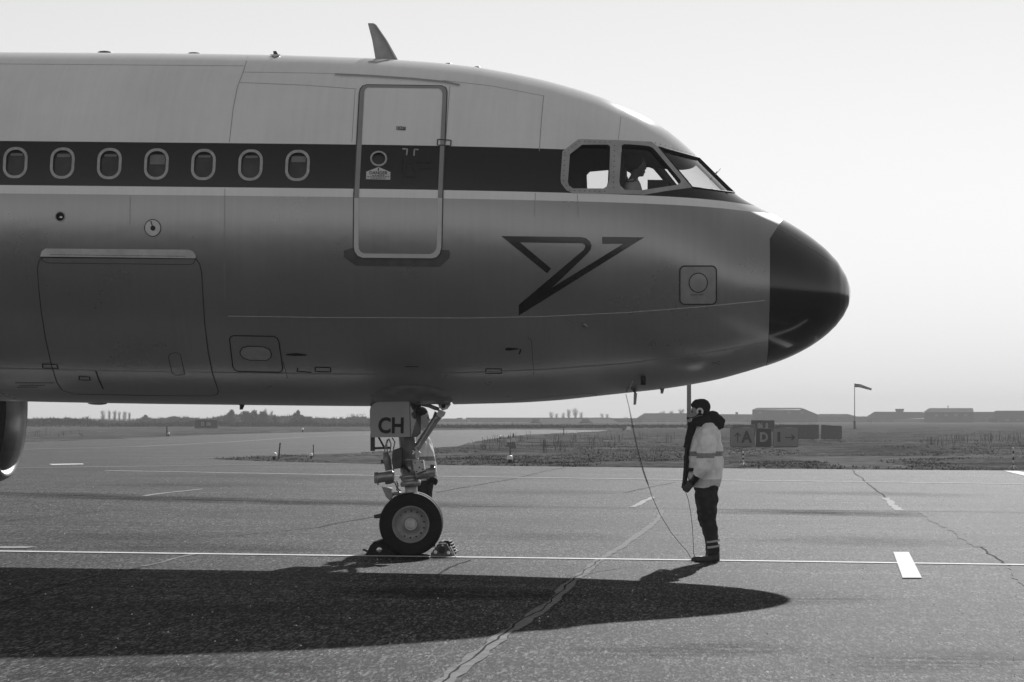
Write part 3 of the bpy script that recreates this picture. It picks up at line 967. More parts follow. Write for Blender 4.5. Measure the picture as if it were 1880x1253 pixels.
ribbon('vane_mark', cz([(392,330),(388,350),(380,368)], 860, 560, 4.087), 0.018, M['black'], 0.006, None, 3)
patch('drain_mark', cz([(510,368),(590,360),(668,372),(665,380),(580,383),(515,378)], 400, 560, 4.087), M['black'], 0.004, None, 5)
ribbon('drain_mark', cz([(600,472),(594,500),(650,502),(702,506)], 400, 560, 4.087), 0.014, M['black'], 0.004, None, 3)
ribbon('drain_mark', cz([(1405,462),(1505,464)], 400, 560, 4.087), 0.012, M['black'], 0.004, None, 3)
for rw in ((28, 100, 703), (36, 82, 707.5), (32, 70, 711)): bars('belly_stencil', [rw], M['seam'], 0.004, airliner)
# round pressure valve with dial, and the light recess
dv = patch('outflow_dial', ring(280.5, 418.8, 14.6, 15.2), plain('dial_white', 0.66, 0.4), 0.005, None, 6)
ribbon('dial_outline', ring(280.5, 418.8, 14.8, 15.4) + [ring(280.5, 418.8, 14.8, 15.4)[0]], 0.008, M['black'], 0.008, dv, 3)
patch('dial_hub', ring(281, 419.3, 4.6, 4.8, 14), M['black'], 0.008, dv, 4); ribbon('dial_pointer', [(280.5, 417), (277, 406)], 0.010, M['black'], 0.008, dv, 3)
patch('service_light', ring(110.5, 398, 9.4, 9.6, 20), M['bare_frame'], 0.004, None, 5, holes=(ring(110.5, 398, 7.6, 7.8, 20),))
ll = MB(); q = surf(111, 399.5, -0.03); ll.lathe([(0, 0.03), (0.012, 0.025), (0.018, 0.012), (0.02, 0.0005)], q, (0, -1, 0), 12); ll.build('service_lamp', M['steel'], airliner)

# ---- nose landing gear (measured on the photo at the depth where each piece stands)
gear = empty('nose_gear'); gear.parent = airliner
M['gear_paint'] = plain('gear_grey_paint', 0.32, 0.3, metal=0.45, spec=0.5, var=0.2, scale=14)
M['door_paint'] = plain('gear_door_paint', 0.30, 0.35, var=0.08, scale=4)
M['hub'] = plain('pale_hub_cap', 0.55, 0.4, var=0.15, scale=20)
M['rim_paint'] = plain('wheel_rim_paint', 0.26, 0.35, var=0.12, scale=10)
AX = lp(754.5, 962.5, -0.25)
STEER = -0.085; WAX = Vector((math.sin(STEER), math.cos(STEER), 0.0)); AX0 = AX - WAX * (-0.25); AX0.y = 0.0
for sy in (-0.25, 0.25):
    c = AX0 + WAX * sy; s = -1 if sy < 0 else 1
    RT = AX.z - 0.004
    ty = MB()
    ty.lathe([(-0.105, 0.215), (-0.112, 0.26), (-0.11, 0.31), (-0.095, 0.352), (-0.075, RT - 0.008), (-0.052, RT - 0.001), (-0.048, RT - 0.010), (-0.042, RT - 0.010), (-0.038, RT),
              (-0.004, RT + 0.001), (-0.001, RT - 0.009), (0.005, RT - 0.009), (0.008, RT + 0.001), (0.038, RT), (0.042, RT - 0.010), (0.048, RT - 0.010), (0.052, RT - 0.001), (0.075, RT - 0.008), (0.095, 0.352), (0.11, 0.31), (0.112, 0.26), (0.105, 0.215)],
             c, WAX, 64)
    tyre = ty.build('tyre', M['black_rubber'], gear)
    rm = MB()
    rm.lathe([(s * 0.098, 0.217), (s * 0.108, 0.222), (s * 0.110, 0.214), (s * 0.094, 0.200), (s * 0.075, 0.186), (s * 0.060, 0.176), (s * 0.052, 0.165), (s * 0.050, 0.085), (s * 0.065, 0.075), (s * 0.085, 0.070)], c, WAX, 48)
    rim = rm.build('wheel_rim', M['rim_paint'], gear)
    hb = MB(); hb.lathe([(s * 0.06, 0.074), (s * 0.098, 0.073), (s * 0.100, 0.062), (s * 0.094, 0.060), (s * 0.094, 0.056), (s * 0.106, 0.054), (s * 0.112, 0.044), (s * 0.114, 0.0004)], c, WAX, 32)
    hb.build('hub_cap', M['hub'], gear)
    if sy < 0:
        for k in range(14):
            a = 2 * math.pi * k / 14 + 0.2
            q = c + Vector((math.cos(a) * 0.160, 0, math.sin(a) * 0.160)) + WAX * (s * 0.050)
            bt = MB(); bt.lathe([(0, 0.011), (0.012, 0.010), (0.014, 0.0005)], q, WAX * s, 6); bt.build('wheel_bolt', M['black'], gear)
def cyl(name, p0, p1, r, mat, seg=20, r1=None, parent=None):
    m = MB(); m.tube([p0, p1], [r, r1 if r1 else r], seg); return m.build(name, mat, parent or gear)
cyl('axle', AX0 - WAX * 0.2, AX0 + WAX * 0.2, 0.05, M['gear_paint'])
cyl('axle_fork', Vector((AX0.x, 0, AX0.z - 0.04)), lp(756, 905), 0.085, M['gear_paint'])
cyl('strut_piston', lp(756, 930), lp(754, 885), 0.076, M['light_metal'], 28)
mm = MB()
mm.lathe([(0, 0.075), (0.0, 0.115), (0.03, 0.125), (0.06, 0.125), (0.065, 0.112), (0.10, 0.112), (0.105, 0.130), (0.135, 0.130), (0.14, 0.108), (0.30, 0.106), (0.31, 0.122), (0.33, 0.122), (0.335, 0.104), (0.75, 0.10), (1.3, 0.10)], lp(754, 893), (lp(744, 760) - lp(754, 893)), 28)
mm.build('strut_cylinder', M['gear_paint'], gear)
# lug for the drag brace
mm = MB(); q = [(742, 790), (752, 815), (765, 823), (771, 832), (768, 840), (754, 852), (750, 868), (735, 868), (733, 790)]
mm.prism([lp(a, b, -0.05) for a, b in q], (0, 0.10, 0)); mm.build('brace_lug', M['gear_paint'], gear)
mm = MB(); mm.lathe([(0, 0.036), (0.03, 0.034), (0.036, 0.02), (0.03, 0.012), (0.03, 0.0005)], lp(757.5, 831, -0.05), (0, -1, 0), 18); mm.build('pivot_pin', M['steel'], gear)
mm = MB(); mm.lathe([(0, 0.014), (0.006, 0.012), (0.006, 0.0005)], lp(748, 831, -0.05), (0, -1, 0), 10); mm.build('pivot_hole', M['black'], gear)
# drag brace running up and forward
mm = MB(); mm.tube([lp(761, 827, 0), lp(767, 820, 0), lp(800, 770, 0), lp(806, 760, 0)], [0.055, 0.044, 0.046, 0.06], 14); mm.build('drag_brace', M['gear_paint'], gear)
mm = MB(); mm.prism([lp(a, b, -0.09) for a, b in [(801, 762), (806, 752), (818, 757), (815, 764), (809, 768)]], (0, 0.05, 0)); mm.build('brace_clevis', M['gear_paint'], gear)
mm = MB(); mm.prism([lp(a, b, 0.03) for a, b in [(801, 762), (806, 752), (818, 757), (815, 764), (809, 768)]], (0, 0.05, 0)); mm.build('brace_clevis', M['gear_paint'], gear)
mm = MB(); mm.prism([lp(a, b, -0.06) for a, b in [(803, 738), (825, 738), (826, 743), (820, 751), (812, 754), (806, 748)]], (0, 0.12, 0)); mm.build('brace_bracket', M['gear_paint'], gear)
mm = MB(); mm.lathe([(0, 0.026), (0.01, 0.024), (0.01, 0.0005)], lp(814, 746, -0.06), (0, -1, 0), 14); mm.build('bracket_bore', M['black'], gear)
mm = MB(); mm.tube([lp(771, 742), lp(790, 746), lp(806, 752)], 0.022, 8); mm.build('lock_link', M['gear_paint'], gear)
mm = MB(); mm.tube([lp(776, 742, 0.15), lp(800, 752, 0.15)], 0.014, 8); mm.build('lock_link', M['gear_paint'], gear)
# steering actuators
mm = MB(); mm.tube([lp(688, 878, -0.10), lp(690, 878, -0.10), lp(720, 874, -0.10), lp(724, 874, -0.10)], [0.064, 0.066, 0.060, 0.05], 18); mm.tube([lp(693, 880, -0.10), lp(695, 880, -0.10)], 0.071, 18); mm.build('steering_actuator', M['gear_paint'], gear)
mm = MB(); mm.prism([lp(a, b, -0.13) for a, b in [(687, 868), (694, 867), (696, 872), (720, 866), (722, 869), (696, 876), (688, 876)]], (0, 0.05, 0)); mm.build('actuator_bracket', M['dark_metal'], gear)
mm = MB(); mm.tube([lp(763, 873, -0.10), lp(798, 866, -0.10), lp(800, 866, -0.10)], [0.058, 0.062, 0.05], 18); mm.build('steering_actuator', M['gear_paint'], gear)
mm = MB(); mm.prism([lp(a, b, -0.20) for a, b in [(758, 846), (777, 845), (780, 864), (763, 870)]], (0, 0.10, 0)); mm.build('valve_block', M['light_metal'], gear)
for (a, b) in ((762, 850), (775, 849), (770, 859), (765, 866), (776, 862)):
    mm = MB(); mm.lathe([(0, 0.009), (0.006, 0.008), (0.006, 0.0005)], lp(a, b, -0.20), (0, -1, 0), 8); mm.build('block_screw', M['black'], gear)
mm = MB(); mm.prism([lp(a, b, -0.14) for a, b in [(790, 853), (797, 853), (797, 860), (790, 860)]], (0, 0.06, 0)); mm.build('actuator_fitting', M['dark_metal'], gear)
mm = MB(); mm.prism([lp(a, b, -0.1) for a, b in [(706, 884), (722, 880), (724, 886), (716, 889), (708, 890)]], (0, 0.08, 0)); mm.build('actuator_clamp', M['dark_metal'], gear)
# taxi and take-off lamps on the leg
mm = MB(); mm.lathe([(0.10, 0.02), (0.09, 0.05), (0.03, 0.068), (0.0, 0.070), (0.0, 0.062), (0.012, 0.055), (0.02, 0.0005)], lp(730, 847, -0.17), (0.15, 1, 0), 22); mm.build('taxi_lamp', M['dark_metal'], gear)
mm = MB(); mm.tube([lp(722, 836, -0.05), lp(726, 828, -0.08), lp(733, 826, -0.1), lp(737, 832, -0.1), lp(738, 846, -0.1), lp(744, 858, -0.12), lp(752, 866, -0.12)], 0.016, 8); mm.build('hydraulic_hose', M['black'], gear)
mm = MB(); mm.lathe([(0, 0.03), (0.0, 0.042), (0.10, 0.044), (0.11, 0.05), (0.16, 0.05), (0.17, 0.04), (0.22, 0.03), (0.22, 0.0005)], lp(714, 864, -0.08), lp(708, 830, -0.08) - lp(714, 864, -0.08), 16); mm.build('hydraulic_swivel', M['grey_metal'], gear)
mm = MB(); mm.prism([lp(a, b, -0.1) for a, b in [(699, 844), (707, 844), (708, 851), (699, 851)]], (0, 0.06, 0)); mm.build('swivel_port', M['dark_metal'], gear)
for pts in ([(711, 830), (710, 815), (713, 806)], [(716, 830), (718, 816), (714, 806)], [(722, 826), (725, 812), (720, 804)], [(706, 830), (708, 818), (711, 808)]):
    mm = MB(); mm.tube([lp(a, b, -0.06) for a, b in pts], 0.008, 6); mm.build('hydraulic_line', M['light_metal'], gear)
for pts in ([(724, 872), (722, 862), (726, 850)], [(728, 884), (731, 892), (728, 899), (733, 905)], [(724, 884), (729, 896), (736, 903)]):
    mm = MB(); mm.tube([lp(a, b, -0.05) for a, b in pts], 0.008, 6); mm.build('hydraulic_line', M['dark_metal'], gear)
mm = MB(); mm.prism([lp(a, b, -0.22) for a, b in [(721, 827), (735, 822), (738, 830), (736, 860), (722, 862), (719, 845)]], (0, 0.16, 0)); mm.build('lamp_bracket', M['dark_metal'], gear)
# tow fitting behind the leg
mm = MB(); mm.prism([lp(a, b, -0.06) for a, b in [(700.5, 894), (719, 897), (720, 912), (715, 919), (708, 912)]], (0, 0.12, 0)); mm.build('torque_link', M['grey_metal'], gear)
mm = MB(); mm.tube([lp(718, 908), lp(728, 906), lp(736, 907)], 0.022, 8); mm.build('torque_link_arm', M['grey_metal'], gear)
mm = MB(); mm.tube([lp(687, 949), lp(700, 947), lp(712, 947)], [0.022, 0.03, 0.03], 10); mm.build('tow_pin', M['dark_metal'], gear)
# bars behind the door
mm = MB(); mm.prism([lp(a, b, -0.02) for a, b in [(680, 795), (687.5, 803), (688, 828), (680, 829)]], (0, 0.05, 0)); mm.build('door_arm', M['dark_metal'], gear)
mm = MB(); mm.tube([lp(684, 823.5, 0), lp(718, 822.5, 0)], 0.014, 8); mm.build('door_link', M['dark_metal'], gear)
mm = MB(); mm.tube([lp(695, 803, 0), lp(705, 821, 0)], 0.012, 8); mm.build('door_link', M['dark_metal'], gear)
# doors of the wheel bay
GD = [(678.7, 755), (681, 747.5), (687, 741), (696, 737.6), (750.5, 736.8), (752.8, 802.6), (681.5, 803.4), (679.5, 786)]
mm = MB(); mm.prism([lp(a, b, -0.42) for a, b in GD], (0, 0.025, 0)); gd = mm.build('gear_door', M['door_paint'], gear)
mm = MB(); mm.prism([lp(a, b, -0.41) for a, b in GD[0:1] + [(683, 735), (700, 728), (750, 726), (750, 738), (690, 742)]], (0, 0.05, 0)); mm.build('door_hinge_arm', M['dark_metal'], gear)
v, f = text_mesh('CH', 39.5, 1.25)
P = []
for a, b in v:
    t = lp(718.3 + a * 0.86 + 0.02 * b, 783 - b + a * 0.004, -0.42); P.append(Vector((t.x, -0.424, t.z)))
mesh_from('door_lettering', P, f, M['black'], gear)
M['bay_gloss'] = plain('glossy_bay_panel', 0.03, 0.08, coat=0.6, var=0.2)
mm = MB(); mm.prism([lp(751, 737, -0.38), lp(771, 737, -0.15), lp(770.5, 796, -0.15), lp(763, 803, -0.22), lp(753, 802.6, -0.38)], (0.012, 0.012, 0)); mm.build('gear_door', M['bay_gloss'], gear)
mm = MB(); mm.prism([lp(a, b, 0.40) for a, b in GD], (0, 0.025, 0)); mm.build('gear_door', M['door_paint'], gear)
# shadow of the gear well, painted as a darker patch on the skin
patch('bay_shade_patch', [(684, 745), (683, 735), (688, 722), (700, 714), (722, 709), (750, 706), (785, 708), (812, 715), (826, 724), (831, 734), (826, 741), (800, 744.5), (750, 745.5)], plain('bay_shade_paint', 0.22, 0.35, var=0.5, scale=4), 0.004)

# ---- antennas, probes, drains
def fin(name, pts, y, th, mat, parent=None):
    m = MB(); n = len(pts)
    P = [lp(a, b, y) for a, b in pts]; c = sum(P, Vector()) / n
    # thin edges, thicker middle
    m.add(P + [c + Vector((0, -th, 0)), c + Vector((0, th, 0))], [(i, (i + 1) % n, n) for i in range(n)] + [((i + 1) % n, i, n + 1) for i in range(n)])
    return m.build(name, mat, parent or airliner)
M['ant'] = plain('antenna_grey', 0.30, 0.45)
bl = MB()
sec = lambda px0, px1, py, th: [lp(px0, py, 0) , lp((px0 + px1) / 2, py, -th), lp(px1, py, 0), lp((px0 + px1) / 2, py, th)]
bl.loft([sec(690, 731, 112, 0.035), sec(689, 729, 107, 0.03), sec(683.5, 711, 75, 0.02), sec(676, 691, 46, 0.012), sec(675.5, 686, 43, 0.008)])
an = bl.build('blade_antenna', M['ant'], airliner)
bf = MB(); bf.prism([surf(676, 114.5, 0.004), surf(700, 106.5, 0.012), surf(730, 108, 0.012), surf(714, 111, 0.006), surf(692, 115, 0.004)], (0, 0, 0.006)); bf.build('antenna_base', M['ant'], an)
bl = MB(); bl.loft([sec(500, 512, 102, 0.02), sec(502, 510, 99, 0.014), sec(501.5, 507, 94, 0.008)]); bl.build('small_antenna', M['dark_metal'], airliner)
pt = MB(); pt.prism([surf(496, 102.2, 0.008), surf(515, 102.4, 0.008), surf(512, 104, 0.008), surf(504, 107, 0.008), surf(499, 104, 0.008)], (0, 0, 0.006)); pt.build('antenna_base', M['dark_metal'], airliner)
def low_dome(px, py, hw, hh, dn=False):
    m = MB(); c = lp(px, py, 0); rx = (lp(px + hw, py).x - c.x); rz = hh / 152.0
    m.lathe([(0, rx), (rz * 0.6, rx * 0.85), (rz, rx * 0.4), (rz * 1.02, 0.001)], c, (0, 0, -1 if dn else 1), 20)
    return m.build('flat_antenna', M['dark_metal'], airliner)
low_dome(193, 97.3, 14, 3.0); low_dome(357, 99, 12, 2.2); low_dome(823, 117.6, 6, 1.5); low_dome(876, 123.8, 6, 1.5); low_dome(179, 740.5, 18, 3.2, True)
bl = MB(); bl.loft([sec(438, 449, 743, 0.02), sec(440, 449, 745, 0.02), sec(440, 445.5, 752.5, 0.01)]); bl.build('drain_mast', M['dark_metal'], airliner)
bl = MB(); bl.loft([sec(1211, 1220, 713.5, 0.02), sec(1212.5, 1219, 717, 0.02), sec(1213, 1217.5, 723, 0.012)]); bl.build('drain_mast', M['grey_metal'], airliner)
def probe(name, pts, r, mat, y=-0.3):
    m = MB(); m.tube([p for p in pts], r, 8); return m.build(name, mat, airliner)
q = surf(1181, 693, 0.0); m = MB(); m.loft([[q + Vector((dx * s, dy * s, -h)) for dx, dy in ((-0.03, -0.03), (0.03, -0.03), (0.03, 0.03), (-0.03, 0.03))] for h, s in ((-0.03, 0.8), (0.03, 1.0), (0.09, 1.0))]); m.build('pitot_probe', M['black'], airliner)
q = surf(1072, 596, 0.0); m = MB(); m.tube([q, q + Vector((0.02, -0.05, -0.01)), q + Vector((0.05, -0.07, -0.03))], [0.03, 0.015, 0.008], 8); m.build('angle_vane', M['grey_metal'], airliner)
# open intercom hatch with its strut
q = surf(1156, 712, 0.01)
m = MB(); m.tube([surf(1161, 700, 0.006), surf(1151, 716, 0.02)], 0.010, 6); m.build('hatch_stay', M['light_metal'], airliner)
hinge = lp(1166, 719, -0.3); m = MB(); m.prism([lp(1163.5, 722.5, -0.35), lp(1169, 722, -0.35), lp(1167, 743, -0.35), lp(1163, 743.5, -0.35)], (0, 0.30, 0)); m.build('service_hatch', M['grey_metal'], airliner)
m = MB(); m.tube([surf(1160, 713, 0.0), lp(1166.5, 722, -0.3)], 0.012, 6); m.build('hatch_hinge', M['dark_metal'], airliner)

# ---- far engine on its wing
M['cowl'] = plain('engine_cowl', 0.10, 0.3, coat=0.3, var=0.1, scale=2)
M['lip'] = plain('polished_inlet_lip', 0.28, 0.45, metal=1.0, var=0.1)
EY = 5.75
EC = lp(18, 752, EY)
eng = empty('engine'); eng.parent = airliner; eng.location = EC
def elathe(name, prof, mat, seg=64):
    m = MB(); m.lathe(prof, (0, 0, 0), (-1, 0, 0), seg); return m.build(name, mat, eng)
elathe('inlet_lip', [(0.30, 0.875), (0.12, 0.885), (0.04, 0.91), (0.0, 0.955), (0.03, 1.0), (0.12, 1.045), (0.28, 1.085)], M['lip'])
elathe('nacelle', [(0.28, 1.085), (0.7, 1.14), (1.3, 1.17), (2.2, 1.13), (3.2, 0.98), (3.25, 0.93)], M['cowl'])
elathe('inlet_duct', [(0.30, 0.875), (0.8, 0.89), (1.25, 0.90), (1.25, 0.0005)], M['dark_metal'])
elathe('spinner', [(0.72, 0.001), (0.85, 0.12), (1.0, 0.2), (1.2, 0.28)], M['black_gloss'], 28)
for k in range(24):
    a = 2 * math.pi * k / 24; m = MB()
    ca, sa = math.cos(a), math.sin(a)
    def bp_(r, da, xx): return Vector((xx, r * math.cos(a + da), r * math.sin(a + da)))
    m.add([bp_(0.27, 0, -1.02), bp_(0.27, 0.16, -1.16), bp_(0.87, 0.20, -1.20), bp_(0.87, 0.06, -1.02)], [(0, 1, 2, 3)]); m.build('fan_blade', M['dark_metal'], eng)
m = MB(); m.loft([[Vector((x, s * 0.12, z)) for x, s, z in ((-0.9, 0, 1.1), (-1.6, 1, 1.1), (-3.6, 1, 1.0), (-4.6, 0, 1.0), (-3.6, -1, 1.0), (-1.6, -1, 1.1))], [Vector((x, s * 0.12, z)) for x, s, z in ((-2.2, 0, 1.55), (-2.6, 1, 1.55), (-4.4, 1, 1.5), (-5.4, 0, 1.5), (-4.4, -1, 1.5), (-2.6, -1, 1.55))]]); m.build('engine_pylon', M['cowl'], eng)
def wing(s):
    m = MB(); zr = 2.55
    def aero(x0, ch, y, z, th): return [Vector((x0 - ch * u, y, z + th * ch * w)) for u, w in ((0, 0), (0.05, 0.035), (0.25, 0.06), (0.6, 0.04), (1, 0), (0.6, -0.03), (0.25, -0.05), (0.05, -0.03))]
    m.loft([aero(-7.6, 6.5, s * 1.0, zr, 1.0), aero(-9.8, 4.4, s * 6.0, zr + 0.5, 1.0), aero(-14.6, 1.7, s * 16.5, zr + 1.5, 1.0)])
    return m.build('wing', M['cowl'], airliner)
wing(1); wing(-1)

# ------------------------------------------------------------------ wheel chocks
def chock(kind, loc, label):
    e = empty('wheel_chock', loc, 0, label, 'chock', 'chocks at the nose wheel')
    e.rotation_euler = (0, 0.0118, -0.018)
    if kind == 'triangle':
        m = MB(); tri = [(-0.13, 0.0), (0.13, 0.0), (0.13, 0.03), (0.055, 0.16), (-0.035, 0.16), (-0.13, 0.03)]
        n = len(tri)
        for y0 in (-0.36, 0.30):
            m = MB(); m.prism([(x, y0, z) for x, z in tri], (0, 0.06, 0)); m.build('end_plate', M['dark_metal'], e)
        b = MB(); b.box((-0.12, -0.30, 0.01), (0.12, 0.30, 0.04)); b.build('base_plate', M['dark_metal'], e)
        for i in range(5):
            t = i / 4; b = MB(); b.tube([(-0.125 + 0.09 * t, -0.31, 0.035 + 0.125 * t), (-0.125 + 0.09 * t, 0.31, 0.035 + 0.125 * t)], 0.012, 8); b.build('tread_bar', M['black_rubber'], e)
            b = MB(); b.tube([(0.125 - 0.07 * t, -0.31, 0.035 + 0.125 * t), (0.125 - 0.07 * t, 0.31, 0.035 + 0.125 * t)], 0.012, 8); b.build('tread_bar', M['black_rubber'], e)
        for (a, z, r) in ((-0.075, 0.055, 0.022), (0.08, 0.05, 0.022), (0.01, 0.135, 0.012)):
            b = MB(); b.lathe([(0, r), (0.008, r * 0.9), (0.008, 0.0005)], (a, -0.36, z), (0, -1, 0), 12); b.build('end_bolt', M['white'], e)
        b = MB(); b.lathe([(0, 0.042), (0.003, 0.04), (0.003, 0.0005)], (0.0, -0.36, 0.08), (0, -1, 0), 16); b.build('end_hole', M['black'], e)
        b = MB(); b.tube([(0.10, -0.38, 0.13), (0.15, -0.40, 0.05), (0.17, -0.42, 0.01), (0.19, -0.40, 0.05), (0.17, -0.38, 0.09)], 0.008, 6); b.build('chock_rope', M['white'], e)
    else:
        m = MB(); pr = [(-0.20, 0.0), (0.20, 0.0), (0.14, 0.04), (0.02, 0.11), (-0.03, 0.17), (-0.08, 0.17), (-0.13, 0.12), (-0.16, 0.05)]
        m.prism([(x, -0.34, z) for x, z in pr], (0, 0.68, 0)); m.build('chock_body', M['black_rubber'], e)
        b = MB(); b.lathe([(0, 0.036), (0.006, 0.034), (0.012, 0.02), (0.010, 0.0005)], (-0.02, -0.34, 0.075), (0, -1, 0), 18); b.build('end_cap', M['steel'], e)
        for i in range(6):
            t = i / 5; b = MB(); b.tube([(-0.155 + 0.06 * t, -0.345, 0.06 + 0.095 * t), (-0.155 + 0.06 * t, 0.3, 0.06 + 0.095 * t)], 0.007, 6); b.build('tread_bar', M['black_rubber'], e)
        b = MB(); b.tube([(-0.17, -0.3, 0.05), (-0.20, -0.32, 0.07), (-0.215, -0.33, 0.065)], 0.012, 6); b.build('pull_loop', M['black'], e)
    return e
p = AIR_M @ Vector((lp(700, 1016, -0.3).x, 0.0, 0.0)); p.z = gz(p.x, p.y) + 0.002
chock('wedge', p, 'black rubber chock with a bright round end cap against the rear of the nose wheel')
p = AIR_M @ Vector((lp(812, 1016, -0.3).x, 0.0, 0.0)); p.z = gz(p.x, p.y) + 0.002
chock('triangle', p, 'triangular metal chock with white bolts and a rope in front of the nose wheel')

# ------------------------------------------------------------------ painted lines, cracks and patches on the apron
def ground_band(name, pts, width, mat, lift, jitter=0.0, step=0.7, seed=0, taper=False):
    """a band along photo points laid on the ground; width in metres"""
    rnd = random.Random(seed)
    P = [on_ground(*p) for p in pts]
    Q = [Vector((P[0].x, P[0].y))]
    for a, b in zip(P, P[1:]):
        a2, b2 = Vector((a.x, a.y)), Vector((b.x, b.y)); n = max(1, int((b2 - a2).length / step))
        Q += [a2 + (b2 - a2) * (i / n) for i in range(1, n + 1)]
    V, F = [], []
    off = 0.0
    for i, q in enumerate(Q):
        t = (Q[min(i + 1, len(Q) - 1)] - Q[max(i - 1, 0)]).normalized()
        s = Vector((-t.y, t.x))
        off = off * 0.7 + rnd.uniform(-jitter, jitter)
        w = width * (1 + (rnd.uniform(-0.35, 0.35) if jitter else 0.0))
        if taper: w *= max(0.15, math.sin(math.pi * min(1, max(0, (i + 0.5) / len(Q)))) ** 0.5)
        for k in (-1, 1):
            x, y = q.x + s.x * (off + k * w / 2), q.y + s.y * (off + k * w / 2)
            V.append((x, y, gz(x, y) + lift))
    F = [(2 * i, 2 * i + 1, 2 * i + 3, 2 * i + 2) for i in range(len(Q) - 1)]
    o = mesh_from(name, V, F, mat)
    bm = bmesh.new(); bm.from_mesh(o.data); bm.normal_update()
    if sum(f.normal.z for f in bm.faces) < 0: bmesh.ops.reverse_faces(bm, faces=bm.faces)
    bm.to_mesh(o.data); bm.free()
    o.parent = apron
    return o
def ground_patch(name, pts, mat, lift):
    o = sheet(name, [(on_ground(*p).x, on_ground(*p).y) for p in pts], lift, mat, step=0)
    o.parent = apron
    return o
M['sealant'] = plain('pale_crack_sealant', 0.21, 0.9, spec=0.05, var=0.3, scale=8, bump=0.3, bscale=90)
M['sealant_light'] = plain('fresh_crack_sealant', 0.34, 0.85, spec=0.06, var=0.25, scale=8)
M['crack'] = plain('open_crack', 0.012, 0.9, spec=0.02, var=0.4)
def stain_mat():
    m = bpy.data.materials.new('oil_stain'); m.use_nodes = True
    nt = m.node_tree; b = nt.nodes['Principled BSDF']; b.inputs['Base Color'].default_value = grey(0.012); b.inputs['Roughness'].default_value = 0.9; b.inputs['Specular IOR Level'].default_value = 0.0
    tc = nt.nodes.new('ShaderNodeTexCoord'); mp = nt.nodes.new('ShaderNodeMapping'); mp.inputs['Scale'].default_value = (0.7, 5.5, 1)
    nz = nt.nodes.new('ShaderNodeTexNoise'); nz.inputs['Scale'].default_value = 1.2; nz.inputs['Detail'].default_value = 7; nz.inputs['Roughness'].default_value = 0.75
    mr = nt.nodes.new('ShaderNodeMapRange'); mr.inputs[1].default_value = 0.42; mr.inputs[2].default_value = 0.62; mr.inputs[3].default_value = 0.0; mr.inputs[4].default_value = 0.75
    nt.links.new(tc.outputs['Object'], mp.inputs['Vector']); nt.links.new(mp.outputs['Vector'], nz.inputs['Vector']); nt.links.new(nz.outputs['Fac'], mr.inputs['Value']); fa = nt.nodes.new('ShaderNodeAttribute'); fa.attribute_name = 'fade'; mu = nt.nodes.new('ShaderNodeMath'); mu.operation = 'MULTIPLY'; nt.links.new(mr.outputs['Result'], mu.inputs[0]); nt.links.new(fa.outputs['Fac'], mu.inputs[1]); nt.links.new(mu.outputs['Value'], b.inputs['Alpha'])
    return m
M['stain'] = stain_mat()
def stain(pts, half, lift=0.003, amount=1.0):
    """a stain along photo points, fading out to its rim; half = half width in metres"""
    P = [on_ground(*p) for p in pts]; Q = []
    for a, b in zip(P, P[1:]):
        n = max(2, int((b - a).length / 0.8)); Q += [a.lerp(b, i / n) for i in range(n)]
    Q.append(P[-1]); nq = len(Q); V, F, A = [], [], []; nw = 9
    for i, q in enumerate(Q):
        t = (Q[min(i + 1, nq - 1)] - Q[max(i - 1, 0)]); t.z = 0; t.normalize(); s_ = Vector((-t.y, t.x, 0))
        e_ = math.sin(math.pi * i / (nq - 1)) ** 0.6
        for k in range(nw):
            u = -1 + 2 * k / (nw - 1); x, y = q.x + s_.x * u * half, q.y + s_.y * u * half
            V.append((x, y, gz(x, y) + lift)); A.append(amount * e_ * max(0.0, 1 - u * u))
    for i in range(nq - 1):
        for k in range(nw - 1): F.append((i * nw + k, (i + 1) * nw + k, (i + 1) * nw + k + 1, i * nw + k + 1))
    o = mesh_from('oil_stain', V, F, M['stain'], apron)
    at = o.data.attributes.new('fade', 'FLOAT', 'POINT'); at.data.foreach_set('value', A)
    bm = bmesh.new(); bm.from_mesh(o.data); bm.normal_update()
    if sum(f.normal.z for f in bm.faces) < 0: bmesh.ops.reverse_faces(bm, faces=bm.faces)
    bm.to_mesh(o.data); bm.free()
stain([(-40, 904), (230, 914), (480, 921), (700, 926), (1000, 932)], 1.7, 0.0028, 0.9)
stain([(1280, 938), (1450, 941), (1600, 944), (1730, 946)], 1.5, 0.0030, 0.9)
stain([(540, 1086), (800, 1090), (1150, 1097)], 0.8, 0.0032, 1.0)
for i_, (a_, b_, w_, am) in enumerate((((60, 985), (420, 990), 1.4, 0.35), ((150, 1000), (640, 1010), 1.1, 0.45), ((880, 990), (1160, 985), 1.2, 0.35), ((1380, 985), (1800, 1000), 1.6, 0.4), ((1180, 1115), (1620, 1090), 0.9, 0.45),
        ((1000, 1200), (1500, 1185), 0.6, 0.4), ((200, 895), (560, 890), 2.2, 0.35), ((860, 905), (1130, 900), 2.0, 0.3), ((1350, 905), (1840, 912), 2.0, 0.35), ((100, 1235), (640, 1225), 0.6, 0.4), ((690, 1030), (860, 1027), 0.5, 0.8), ((1500, 1225), (1900, 1200), 0.7, 0.35), ((300, 872), (700, 884), 2.6, 0.3))):
    stain([a_, ((a_[0] + b_[0]) / 2, (a_[1] + b_[1]) / 2 + (2 if i_ % 2 else -2)), b_], w_, 0.0016 + 0.00008 * i_, am)
